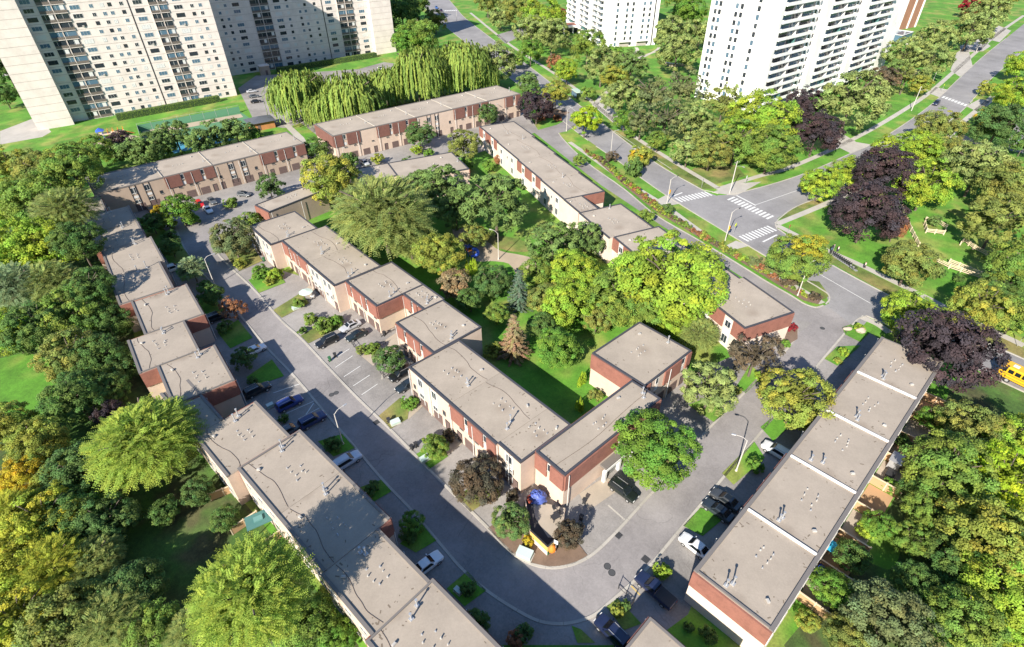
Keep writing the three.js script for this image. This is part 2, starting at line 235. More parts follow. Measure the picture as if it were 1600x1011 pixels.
line([597, 541], [597, 593], 0.25, M.kerb); line([983, 912], [1000, 930], 0.2, M.paintY);
line([950, 789], [976, 812], 0.25, M.kerb); line([903, 850], [919, 868], 0.25, M.kerb); line([490, 630], [478, 648], 0.16);
// lawn and planting patches set into the paving
function patch(name, list, m = M.grass, y = 0.1) { const p = px(list); return struct(name, sheet(p, y), m); }
for (const q of [[362, 412, 374, 424, 410, 408, 402, 396, 380, 360, 350, 362, 342, 380], [388, 438, 405, 458, 446, 442, 432, 420], [427, 485, 440, 497, 484, 474, 470, 458], [470, 525, 482, 537, 537, 510, 520, 495], [592, 650, 610, 671, 637, 655, 640, 632, 625, 622], [650, 710, 670, 734, 700, 714, 690, 688], [712, 777, 735, 801, 765, 782, 745, 755], [1075, 633, 1115, 660, 1134, 645, 1110, 620], [1036, 746, 1010, 735, 985, 720, 1030, 690, 1074, 700, 1070, 712], [1150, 605, 1165, 615, 1192, 588, 1172, 570]]) patch('lawn', q, rnd() < 0.5 ? M.grass : M.dry);
for (const q of [[1288, 561, 1308, 572, 1345, 540, 1308, 542], [1316, 512, 1320, 523, 1344, 535, 1364, 514, 1338, 504], [1128, 740, 1146, 758, 1195, 716, 1178, 690], [1067, 822, 1098, 838, 1136, 806, 1094, 794], [1188, 668, 1208, 690, 1240, 660, 1222, 640], [385, 590, 398, 604, 444, 588, 425, 562], [497, 690, 521, 714, 556, 700, 536, 678], [562, 762, 585, 784, 612, 768, 596, 750], [625, 850, 650, 864, 682, 845, 660, 818], [698, 920, 726, 948, 760, 923, 730, 893], [340, 520, 360, 545, 395, 528, 372, 500], [893, 978, 902, 1005, 930, 1005, 908, 984], [947, 948, 975, 985, 1002, 975, 965, 935], [300, 470, 325, 500, 352, 485, 325, 455], [250, 390, 285, 440, 318, 430, 285, 385]]) patch('lawn', q);
for (const q of [[1230, 505, 1246, 512, 1246, 530, 1230, 540, 1215, 555]]) patch('planting_bed', q, M.mulch, 0.104);
patch('planting_bed', [762, 826, 797, 863, 825, 879, 862, 887, 897, 881, 918, 868, 902, 848, 880, 845, 840, 820, 800, 800], M.mulch);
patch('planting_bed', [905, 226, 978, 293, 1025, 331, 1090, 370, 1145, 402, 1200, 436, 1255, 470, 1278, 476, 1284, 468, 1240, 452, 1200, 430, 1140, 395, 1085, 360, 1035, 325, 1000, 300, 960, 272, 925, 246], M.mulch, 0.115);
patch('planting_bed', [835, 185, 875, 185, 890, 176, 850, 165], M.mulch, 0.115);
patch('patio', [565, 557, 583, 572, 640, 530, 622, 518], M.paver, 0.06); patch('patio', [920, 798, 975, 760, 945, 745, 905, 772], M.paver, 0.06); patch('patio', [632, 642, 660, 618, 668, 628, 638, 656], M.paver, 0.06); patch('patio', [688, 700, 712, 680, 724, 692, 700, 712], M.paver, 0.06);
patch('patio', [1060, 608, 1080, 625, 1100, 610, 1080, 594], M.paver, 0.06); patch('patio', [470, 458, 485, 466, 505, 452, 490, 440], M.paver, 0.06);
// courtyard play area and its path
struct('path', sheet(smooth(px([706, 356, 742, 356, 760, 374, 782, 392, 812, 398, 832, 404, 838, 420, 812, 432, 795, 412, 770, 408, 745, 408, 722, 382, 708, 366]), 3), Y1), M.sand);
struct('verge', sheet(smooth(px([752, 372, 775, 368, 822, 378, 828, 392, 800, 393, 775, 386]), 3), Y2), M.dry);
// grounds of the towers
struct('parking_lot', sheet(px([372, 138, 400, 118, 440, 116, 560, 108, 600, 97, 622, 100, 640, 118, 560, 190, 500, 215, 470, 192, 445, 200, 400, 195]), Y1), M.drive);
struct('path', sheet(px([0, 205, 60, 182, 80, 206, 66, 214, 0, 226]), Y2), M.concrete); struct('path', sheet(px([0, 96, 36, 100, 46, 112, 0, 120]), Y2), M.concrete);
struct('path', sheet(px([440, 192, 446, 188, 475, 215, 480, 224, 470, 224]), Y3), M.concrete); struct('path', sheet(px([120, 232, 200, 210, 222, 214, 170, 232]), Y2), M.sand);
struct('tennis_court', sheet(px([218, 200, 372, 172, 398, 190, 400, 205, 232, 248]), Y2), M.court); struct('tennis_court', sheet(px([262, 226, 352, 208, 366, 218, 272, 240]), Y3), M.courtB);
struct('path', sheet(px([222, 205, 376, 178, 380, 183, 226, 212]), Y4), M.sand);
struct('parking_lot', sheet(px([1578, 235, 1600, 240, 1640, 230, 1640, 150, 1600, 168, 1574, 222]), Y2), M.drive);
struct('path', ribbon(smooth(px([945, 104, 985, 94, 1026, 80]), 4), -1, 1, 0, Y3), M.concrete);
// clearings: pale worn grass
struct('lawn', sheet(smooth(px([0, 560, 40, 552, 85, 570, 92, 610, 80, 660, 30, 660, 0, 640]), 3), Y1), M.grass);
struct('lawn', sheet(smooth(px([1340, 860, 1380, 820, 1412, 830, 1408, 860, 1390, 890, 1362, 880]), 3), Y1), M.grass);
// manholes and drain grates
const lid = thing('manhole_cover', 'round iron manhole cover, upper of the pair before the mulch bed', 'manhole cover', at(949, 885)); part('lid', cyl(0.42, 0.42, 0.03, 20), M.poleD, lid); part('rim', new THREE.TorusGeometry(0.45, 0.05, 6, 20).rotateX(Math.PI / 2), M.dark, lid);
copyOf(lid, at(956, 895), 0, 'round iron manhole cover, lower of the pair before the mulch bed');
copyOf(lid, at(518, 617), 0, 'round manhole cover in the road by the empty stalls, nearer the shaded side'); copyOf(lid, at(525, 614), 0, 'round manhole cover in the road by the empty stalls, nearer the sunny side');
copyOf(lid, at(1285, 513), 0, 'single round manhole cover in the entrance drive');
const grate = thing('drain_grate', 'rusty square drain grate by the sunny kerb of the bend', 'drain grate', at(966, 836), turnOf(46)); part('frame', uvBox(1.0, 0.04, 1.0), M.poleD, grate); for (let k = 0; k < 5; k++) part('bar', uvBox(0.08, 0.05, 0.86), M.dark, grate, [-0.36 + k * 0.18, 0.02, 0]);
copyOf(grate, at(1009, 874), turnOf(46), 'rusty square drain grate at the outer kerb opposite the white car'); copyOf(grate, at(588, 660), turnOf(138), 'rusty square drain grate at the kerb below the lamp shadow'); 

// ---------------------------------------------------------------- townhouses
const roofVentG = merge([cyl(0.13, 0.12, 0.34, 8), boxAt(0.34, 0.05, 0.34, 0, 0.03, 0)]), flueG = merge([cyl(0.1, 0.1, 1.25, 8), cyl(0.17, 0.17, 0.12, 8).clone().translate(0, 1.25, 0), boxAt(0.5, 0.16, 0.5, 0, 0.08, 0)]), boxVentG = merge([boxAt(0.55, 0.22, 0.3, 0, 0.15, 0), boxAt(0.4, 0.08, 0.24, 0, 0.3, 0)]);
const winG = (w, h, mull) => cached(`w${w},${h},${mull}`, () => { const f = 0.07, a = [boxAt(w, f, 0.07, 0, h / 2 - f / 2, 0), boxAt(w, f, 0.07, 0, -h / 2 + f / 2, 0), boxAt(f, h - 2 * f, 0.07, -w / 2 + f / 2, 0, 0), boxAt(f, h - 2 * f, 0.07, w / 2 - f / 2, 0, 0)]; for (let k = 1; k <= mull; k++) a.push(boxAt(f * 0.8, h - 2 * f, 0.066, -w / 2 + k * w / (mull + 1), 0, 0)); return merge(a); });
function windowOn(parent, F, u, y, w, h, mull = 0, fm = M.frameW, gm = M.glass, out = 0) {
  const p = F(u, y, 0.03 + out), m = part('window', winG(w, h, mull), fm, parent, p.pos, p.turn); part('pane', uvBox(w - 0.1, h - 0.1, 0.03), gm, m, [0, 0, -0.01]); part('sill', uvBox(w + 0.12, 0.07, 0.16), M.kerb, m, [0, -h / 2 - 0.035, 0.05]); return m;
}
function house(row, s0, s1, t0, t1, h, o) {
  // row: [azimuth of the row axis]; o.front 'lo' faces azimuth+90, 'hi' azimuth-90
  const az = row, [ax, az_] = dirOf(az), [nx, nz] = dirOf(az - 90), sc = (s0 + s1) / 2, tc = (t0 + t1) / 2, w = Math.abs(s1 - s0) - 0.03, d = Math.abs(t1 - t0) - 0.03;
  const H = thing('townhouse', o.label, 'townhouse', [ax * sc + nx * tc, 0, az_ * sc + nz * tc], turnOf(o.front === 'hi' ? az + 180 : az), o.group);
  const face = (k) => { const q = { front: [0, d / 2, w], back: [Math.PI, d / 2, w], right: [Math.PI / 2, w / 2, d], left: [-Math.PI / 2, w / 2, d] }[k];
    const f = (u, y, out = 0) => ({ pos: [Math.cos(q[0]) * u + Math.sin(q[0]) * (q[1] + out), y, -Math.sin(q[0]) * u + Math.cos(q[0]) * (q[1] + out)], turn: q[0] }); f.w = q[2]; return f; };
  const wallM = o.wall || M.beige;
  part('wall', uvBox(w, h - 0.12, d), wallM, H, [0, (h - 0.12) / 2, 0]);
  part('roof', uvBox(w - 0.02, 0.16, d - 0.02), o.roof || M.roofW, H, [0, h - 0.06, 0]);
  const cm = o.coping || M.copingD, cw = o.cw || 0.32, ch = 0.2;
  const bars = { front: [w, cw, 0, d / 2 - cw / 2 + 0.06], back: [w, cw, 0, -d / 2 + cw / 2 - 0.06] }, sides = o.ends || '';
  for (const k of ['front', 'back']) part('parapet', uvBox(bars[k][0] + 0.02, 0.34, bars[k][1]), cm, H, [bars[k][2], h + ch - 0.17, bars[k][3]]);
  for (const [k, x] of [['r', w / 2 - cw / 2 + 0.04], ['l', -w / 2 + cw / 2 - 0.04]]) { if (sides.includes(k)) part('parapet', uvBox(o.cw ? 0.24 : cw, 0.335, d - 2 * cw + 0.1), cm, H, [x, h + ch - 0.172, 0]); else if (sides.includes(k.toUpperCase())) part('party_parapet', uvBox(o.far ? 0.2 : 0.24, o.far ? 0.24 : 0.34, d - 2 * cw + 0.1), o.far ? M.kerb : M.copingW, H, [x, h + 0.14, 0]); }
  const bh = o.bh || h * 0.44, brickM = o.brick || M.brick;
  const panel = (F, u0, u1, y0 = h - bh, y1 = h - 0.06, th = 0.26) => { const p = F((u0 + u1) / 2, (y0 + y1) / 2, th / 2 - 0.01); part('brick_panel', uvBox(u1 - u0, y1 - y0, th), brickM, H, p.pos, p.turn); };
  const box = (name, F, u, y, ww, hh, th, m, out = 0) => { const p = F(u, y, th / 2 + out); return part(name, uvBox(ww, hh, th), m, H, p.pos, p.turn); };
  const garage = (F, u, m = M.garage) => { const g = box('garage_door', F, u, 1.12, 2.5, 2.2, 0.06, m); for (let k = 1; k < 4; k++) part('panel_seam', uvBox(2.42, 0.04, 0.012), M.dark, g, [0, -1.1 + k * 0.55, 0.034]); };
  const door = (F, u, m = M.garage) => { box('door_recess', F, u, 1.15, 1.3, 2.3, 0.05, M.dark); const g = box('front_door', F, u + 0.1, 1.08, 0.9, 2.1, 0.09, m); part('handle', uvBox(0.05, 0.14, 0.05), M.metal, g, [0.34, 0, 0.06]); };
  const style = {
    A(F, g) { const W = F.w, n = o.strips || [0.32, 0.53]; for (const f of n) { const u = -W / 2 + f * W; for (const e of [-0.75, 0.75]) box('frame_post', F, u + e, h * 0.57, 0.12, h * 0.84, 0.13, o.post || M.frameD); box('spandrel', F, u, h * 0.55, 1.34, 0.7, 0.05, M.frameW); windowOn(H, F, u, h * 0.8, 1.34, 1.7, 1); windowOn(H, F, u, h * 0.38, 1.3, 1.0, 1); }
      windowOn(H, F, W / 2 - 1.9, h * 0.5, 0.8, 1.0, 0, M.frameD); windowOn(H, F, -W / 2 + 1.2, h * 0.5, 0.7, 0.9, 0, M.frameD); if (g) { garage(F, -W / 2 + n[0] * W + 0.2); if (n.length > 1) garage(F, -W / 2 + n[1] * W + 0.5); door(F, W / 2 - 1.2); door(F, -W / 2 + 1.1); } },
    B(F, g) { const W = F.w, c = o.cuts || [[0, 0.31], [0.39, 0.72], [0.8, 1]]; for (const [a, b] of c) panel(F, -W / 2 + a * W + 0.01, -W / 2 + b * W - 0.01);
      for (let k = 0; k + 1 < c.length; k++) { const u = -W / 2 + (c[k][1] + c[k + 1][0]) / 2 * W; windowOn(H, F, u, h - 0.95, 0.85, 1.5, 0); box('spandrel', F, u, h - bh + 0.55, 0.85, 0.9, 0.05, M.frameW); }
      for (const f of [0.24, 0.46, 0.58, 0.88]) windowOn(H, F, -W / 2 + f * W, h * 0.49, 1.0, 0.32, 0, M.frameD); if (g) { garage(F, -W * 0.1 + 0.1); garage(F, W * 0.2); door(F, -W * 0.32); door(F, W / 2 - 1.2); } },
    S(F) { const W = F.w; panel(F, -W / 2, -W / 2 + 0.42 * W); panel(F, -W / 2 + 0.54 * W, W / 2); windowOn(H, F, -W / 2 + 0.48 * W, h - 1.1, 0.62, 1.6, 0); },
    brick(F) { panel(F, -F.w / 2 + (o.inset || 0), F.w / 2 - (o.inset2 || 0)); },
    plain() {},
    W(F) { const W = F.w; for (const f of [0.2, 0.5, 0.8]) { windowOn(H, F, -W / 2 + f * W, h * 0.72, 1.5, 1.3, 1); windowOn(H, F, -W / 2 + f * W, h * 0.28, 1.9, 1.9, 1); } },
    V(F) { const W = F.w; for (const f of [0.22, 0.72]) { box('spandrel', F, -W / 2 + f * W, h * 0.46, 1.7, h * 0.8, 0.04, M.frameW); windowOn(H, F, -W / 2 + f * W, h * 0.74, 1.5, 1.4, 1, M.frameW, M.glass, 0.04); windowOn(H, F, -W / 2 + f * W, h * 0.26, 1.5, 1.9, 1, M.frameW, M.glass, 0.04); } windowOn(H, F, 0, h * 0.7, 0.8, 0.9, 0); },
    C(F) { const W = F.w; panel(F, -W / 2, -W / 2 + 0.18 * W); panel(F, -W / 2 + 0.34 * W, -W / 2 + 0.62 * W); panel(F, -W / 2 + 0.8 * W, W / 2); for (const f of [0.26, 0.71]) { box('spandrel', F, -W / 2 + f * W, h * 0.46, 1.9, h * 0.86, 0.05, M.frameW); windowOn(H, F, -W / 2 + f * W, h * 0.76, 1.5, 1.5, 1, M.frameW, M.glass, 0.05); windowOn(H, F, -W / 2 + f * W, h * 0.26, 1.5, 1.9, 1, M.frameW, M.glass, 0.05); } },
  };
  const sF = o.style || 'A', sB = o.back || 'W';
  style[sF](face('front'), o.garage !== false); style[sB](face('back'), false);
  for (const [k, q] of [['left', o.left], ['right', o.right]]) if (q) style[q](face(k), false);
  for (const [k, u] of [['front', 0.03], ['front', -0.47]]) { const F = face(k), p = F(u * F.w, h * 0.5, 0.33); part('downpipe', uvBox(0.1, h - 0.5, 0.09), M.frameW, H, p.pos, p.turn); }
  // things standing on the roof
  const r = rng(Math.round(s0 * 31 + t0 * 77 + w * 3)), y = h + 0.02;
  const cl = o.far ? 4 : 7, cx = (r() - 0.5) * w * 0.2, cz = (r() - 0.5) * d * 0.15;
  for (let k = 0; k < cl; k++) part('roof_vent', roofVentG, k % 3 ? M.vent : M.metal, H, [cx + ((k % 4) - 1.5) * 0.95 + (r() - 0.5) * 0.5, y, cz + (Math.floor(k / 4) - 0.5) * 1.3 + (r() - 0.5) * 0.5], 0, [0.5 + r() * 0.3, 0.5 + r() * 0.6, 0.5 + r() * 0.3]);
  if (o.flue !== 0) for (let k = 0; k < (o.flue || 2); k++) part('flue_pipe', flueG, M.metal, H, [w / 2 - 1.1 - k * 0.7, y, d * (0.02 + 0.2 * r()) - k * 0.3], 0, [1, 0.8 + r() * 0.45, 1]);
  part('roof_box', boxVentG, M.vent, H, [w * 0.28, y, -d * 0.3], r() * 3);
  { const g = []; for (let k = 0; k < (o.far ? 8 : 26); k++) { const e = r(), a = 0.06 + r() * 0.13, q = new THREE.PlaneGeometry(a * (1 + r() * 2.5), a); q.rotateX(-Math.PI / 2); q.rotateY(r() * 6); const u = (r() - 0.5) * (w - 1.4), v = (r() - 0.5) * (d - 1.4); q.translate(e < 0.4 ? u : e < 0.94 ? (w / 2 - 0.55 - Math.pow(r(), 2) * 1.2) * (k % 2 ? 1 : -1) : u, y + 0.004 + k * 0.0004, e < 0.4 ? (d / 2 - 0.6 - Math.pow(r(), 2) * 1.2) * (k % 2 ? 1 : -1) : v); g.push(q); } part('leaf_litter', merge(g), M.debris, H).userData.kind = 'stuff'; }
  if (o.cable) { const q = []; for (let k = 0; k <= 8; k++) q.push(V(-w / 2 + 0.2 + (w - 0.4) * k / 8, y + 0.03, (o.cable + 0.05 * Math.sin(k * 0.7 + s0) + (r() - 0.5) * 0.025) * d)); part('roof_cable', tube(q, 0.035, 4, 40), M.cable, H); }
  return H;
}
const hw = 7.0;
// centre row that steps along the ring road
const CR = 138.4;
const lp = { post: M.frameW };
house(CR, -137.5, -124.5, 34.5, 46.6, hw, { ...lp, front: 'lo', style: 'A', strips: [0.2, 0.36, 0.64, 0.8], right: 'plain', ends: 'lr', cable: 0.32, label: 'beige townhouse pair heading the centre row, beside the olive tree on the bend' });
house(CR, -124.5, -111.2, 37.3, 48.8, hw, { ...lp, front: 'lo', style: 'B', cuts: [[0.02, 0.26], [0.34, 0.6], [0.66, 0.98]], label: 'brick fronted centre row townhouse between two beige ones, facing the teal parasol', cable: -0.2 });
house(CR, -111.2, -98.3, 37.2, 48.7, hw, { ...lp, front: 'lo', style: 'A', strips: [0.2, 0.36, 0.64, 0.8], right: 'plain', ends: 'r', cable: 0.1, label: 'beige centre row townhouse directly behind the teal parasol' });
house(CR, -98.3, -85.7, 39.9, 51.4, hw, { ...lp, front: 'lo', style: 'B', cuts: [[0, 0.16], [0.22, 0.64], [0.72, 1]], right: 'brick', ends: 'lr', cable: -0.1, label: 'brick fronted centre row townhouse behind the two parked silver and black sedans' });
house(CR, -85.7, -78.5, 46.2, 51.4, hw, { ...lp, front: 'lo', style: 'B', cuts: [[0, 0.4], [0.5, 0.7], [0.76, 1]], garage: false, flue: 2, label: 'set back brick townhouse in the notch of the centre row, above the small patio' });
house(CR, -78.5, -66.2, 39.8, 51.0, hw, { ...lp, front: 'lo', style: 'B', cuts: [[0, 0.22], [0.3, 0.66], [0.74, 1]], right: 'plain', left: 'brick', ends: 'lr', cable: 0.2, label: 'brick fronted townhouse ending the centre row, above the two black cars' });
house(CR, -65.8, -54.0, 34.3, 45.3, hw + 0.3, { ...lp, front: 'lo', style: 'A', strips: [0.28, 0.62], cable: -0.25, ends: 'l', label: 'beige townhouse with two narrow window strips and twin garage doors' });
house(CR, -54.0, -42.6, 34.3, 45.3, hw + 0.3, { ...lp, front: 'lo', style: 'B', cuts: [[0, 0.32], [0.42, 0.74], [0.82, 1]], cable: -0.2, label: 'brick panelled townhouse behind the bushy purple brown shrub' });
house(CR, -42.6, -37.6, 34.7, 45.3, hw + 0.3, { ...lp, front: 'lo', style: 'A', strips: [0.5], right: 'plain', ends: 'r', flue: 0, label: 'narrow beige end house beside the corner terrace with the blue tarp' });
// corner block and the square block on the short leg
house(48.5, 37.5, 59.7, 31.7, 37.5, hw + 0.6, { front: 'lo', style: 'brick', left: 'S', right: 'brick', back: 'brick', ends: 'lr', cable: 0.15, inset: 0, label: 'long narrow brick corner house on the bend with a dark edged roof' });
house(48.5, 60.3, 73.8, 35.3, 46.8, hw + 0.3, { front: 'lo', style: 'B', cuts: [[0.02, 0.12], [0.42, 0.78], [0.9, 1]], left: 'brick', right: 'brick', ends: 'lr', flue: 1, label: 'square brick and beige townhouse behind the two yellow green hedges' });
// far side of the street: straight row with white party parapets
const RR = 46.4, rl = ['straight row house with bare red brick end wall, at the bend', 'straight row house behind the two parked dark sedans', 'straight row house in the middle, third from either end', 'straight row house beside the golden street tree', 'straight row house at the entrance end, under the big purple tree'];
for (let k = 0; k < 5; k++) house(RR, 39.7 + k * 12.72, 39.7 + (k + 1) * 12.72, 0.5, 10.4, hw + 0.1, { front: 'hi', style: k % 2 ? 'B' : 'A', back: 'W', wall: k % 2 ? M.beige : M.cream, right: k === 0 ? 'brick' : null, left: k === 4 ? 'brick' : null, ends: (k === 0 ? 'r' : '') + (k < 4 ? 'L' : 'l'), roof: M.roofG, coping: M.copingB, cw: 0.5, flue: 2, bh: 3.0, label: rl[k] });
// left stepped row, front to the ring road
const LR = 142.5, lb = { front: 'hi', roof: M.roofG, coping: M.copingB, cw: 0.42, cable: -0.3 };
const L = (s0, s1, t0, t1, h, o) => house(o.row || LR, s0, s1, t0, t1, h, { ...lb, ...o });
L(-184.7, -172.1, -7.7, -2.1, hw, { style: 'brick', ends: 'lr', flue: 0, label: 'set back corner unit of the stepped row, touching the upper row' });
L(-172.1, -160.8, -7.7, 3.1, hw, { style: 'A', right: 'brick', label: 'stepped row house just below the set back corner unit' });
L(-160.8, -149.2, -7.6, 3.1, hw - 0.12, { style: 'B', left: 'brick', label: 'stepped row house opposite the turning area, half shadowed by trees' });
L(-149.2, -135, -6.5, 4.2, hw, { style: 'A', label: 'stepped row house behind the pale grey green street tree' });
L(-135, -121.4, -6.9, 3.3, hw, { ends: 'l', style: 'B', left: 'brick', label: 'stepped row house behind the white car parked under the grey green tree' });
L(-121.4, -107.5, -4.8, 5.8, hw - 0.1, { ends: 'l', style: 'B', left: 'brick', right: 'brick', label: 'stepped row house behind the rusty red street tree' });
L(-107.5, -96, -7.7, 2.2, hw, { style: 'brick', left: 'brick', ends: 'l', right: 'brick', garage: false, label: 'recessed stepped row house between two small open courts' });
L(-96, -84, -4.9, 4.8, hw, { ends: 'l', style: 'B', left: 'brick', right: 'brick', label: 'stepped row house above the white hatchback in the shade' });
const L2 = 133.5;
L(-88.4, -75, 8, 12.6, hw - 0.15, { row: L2, style: 'brick', flue: 0, garage: false, label: 'set back stepped row unit behind the open brick court' });
L(-75, -63.8, 8, 18, hw - 0.15, { row: L2, style: 'A', right: 'brick', label: 'stepped row house behind the two blue parked vehicles' });
L(-63.6, -52.3, 9.6, 19.5, hw + 0.35, { row: L2, style: 'A', ends: 'r', right: 'brick', label: 'taller stepped row house beside the teal garden canopy' });
L(-52.3, -41, 9.6, 19.5, hw + 0.35, { row: L2, style: 'B', left: 'brick', label: 'stepped row house with a feathery tree shadow on its roof' });
L(-41, -30.7, 9.2, 17.6, hw + 0.3, { row: L2, style: 'A', label: 'stepped row house behind the lone white sedan in deep shade' });
L(-30.7, -19, 8.4, 18, hw + 0.35, { row: L2, style: 'B', ends: 'r', right: 'brick', label: 'stepped row house with the twin flues, next to last at the bend' });
L(-19, -6, 8.4, 18, hw + 0.35, { row: L2, style: 'A', label: 'last stepped row house cut by the lower edge of the view' });
{ const c = at(1016, 965, 6.8), [ax, az_] = dirOf(46.4), [nx, nz] = dirOf(-43.6), s = c.x * ax + c.z * az_, t = c.x * nx + c.z * nz; house(46.4, s - 13, s, t - 11, t, 6.8, { front: 'hi', style: 'B', left: 'brick', ends: 'lr', roof: M.roofG, coping: M.copingB, flue: 0, label: 'single roof corner poking in at the bottom beside the dark sedan' }); }
// long row beside the service lane (garden side towards the courtyard)
const ER = 156.7, el = ['top house of the long lane row, by the brick T row end', 'second long lane row house with white garden doors', 'long lane row house behind the big rounded pine', 'long lane row house just above the open roof court', 'slim lane row unit beside the open roof court', 'long lane row house below the open roof court', 'long lane row house with exposed white glazed bay', 'long lane row house hidden by the broad yellow green maple', 'end house of the long lane row at the entrance drive'];
[[-187, -170, 69, 82.3], [-170, -152.6, 68.6, 81.6], [-152.6, -136, 68.3, 81], [-136, -121.6, 68.1, 80.6], [-121.6, -113, 68, 73.6], [-113, -98.4, 67.8, 80.4], [-98.4, -85, 69.1, 82], [-85, -71.8, 70.6, 83.7], [-71.8, -57.9, 72.5, 84.7]].forEach((q, k) =>
  house(ER, ...q, k === 4 ? hw : hw + 0.02 * (k % 3), { front: 'hi', style: k % 2 ? 'A' : 'B', back: k === 4 ? 'plain' : k % 2 ? 'V' : 'C', wall: M.cream, left: k === 8 ? 'brick' : k === 3 ? 'brick' : null, right: k === 5 ? 'brick' : k === 0 ? 'brick' : null, ends: (k === 0 || k === 5 || k === 7 || k === 6 ? 'r' : '') + (k === 8 || k === 3 ? 'l' : ''), roof: M.roofL, cable: k < 4 ? 0.1 : 0, garage: false, flue: k % 2, label: el[k] }));
// upper rows
const T2 = 53.4, tl = ['brick ended townhouse next to the mown lawn corner', 'brick panelled townhouse with a grey garage court, second in the upper row', 'beige townhouse behind the bluish round street tree, upper row', 'brick panelled townhouse in the upper row before the willows', 'upper row end townhouse beside the dark purple tree'];
for (let k = 0; k < 5; k++) house(T2, 63.4 + k * 15.84, 63.4 + (k + 1) * 15.84, 184.5, 200.5, 8.7, { front: 'lo', style: k % 2 || k === 0 || k === 4 ? 'B' : 'A', cuts: k === 0 ? [[0, 0.2], [0.3, 0.6]] : k === 4 ? [[0.5, 0.76], [0.86, 1]] : undefined, brick: k === 4 || k === 0 ? M.brickD : M.brickD, left: k === 0 ? 'brick' : null, right: k === 4 ? 'brick' : null, ends: (k === 0 ? 'l' : '') + (k < 4 ? 'R' : 'r'), roof: M.roofL, coping: M.copingB, flue: 1, far: 1, label: tl[k] });
const T1 = 51, ul = ['tree shadowed beige townhouse at the outer end of the corner row', 'brick panelled townhouse behind the red car', 'beige townhouse with two window strips behind the grey hatchback', 'brick panelled townhouse at the alley end of the corner row'];
[[1.6, 19.2], [19.2, 33], [33, 47], [47, 62]].forEach((q, k) => house(T1, ...q, 184.2, 199, 7.8, { front: 'lo', style: k % 2 ? 'B' : 'A', strips: k === 0 ? [0.52, 0.72] : [0.35, 0.62], wall: M.tan, brick: M.brickD, right: k === 3 ? 'brick' : null, ends: (k === 0 ? 'l' : '') + (k < 3 ? 'R' : 'r'), roof: M.roofL, coping: M.copingB, flue: 1, far: 1, label: ul[k] }));
// two short blocks that close the courtyard
{ const c = at(420, 332, 6.4), a = 40; const [ax, az_] = dirOf(a), [nx, nz] = dirOf(a - 90), s = c.x * ax + c.z * az_, t = c.x * nx + c.z * nz; house(a, s, s + 18, t, t + 6.8, 6.4, { front: 'lo', style: 'plain', left: 'brick', ends: 'lr', wall: M.tan, flue: 0, garage: false, roof: M.roofL, label: 'low flat roofed block behind the head of the centre row' }); }
{ const c = at(733, 264, 7), a = 65.5; const [ax, az_] = dirOf(a), [nx, nz] = dirOf(a - 90), s = c.x * ax + c.z * az_, t = c.x * nx + c.z * nz; house(a, s - 21, s, t, t + 15.2, 7, { front: 'lo', style: 'W', garage: false, right: 'brick', ends: 'lr', roof: M.roofL, flue: 1, far: 1, label: 'short courtyard block with a brick end behind the dark pines' }); house(a, s - 36, s - 21, t + 4.6, t + 15.2, 7, { front: 'lo', style: 'W', garage: false, ends: 'l', roof: M.roofL, flue: 0, far: 1, label: 'set back half of the short courtyard block behind the yellow tree' }); }

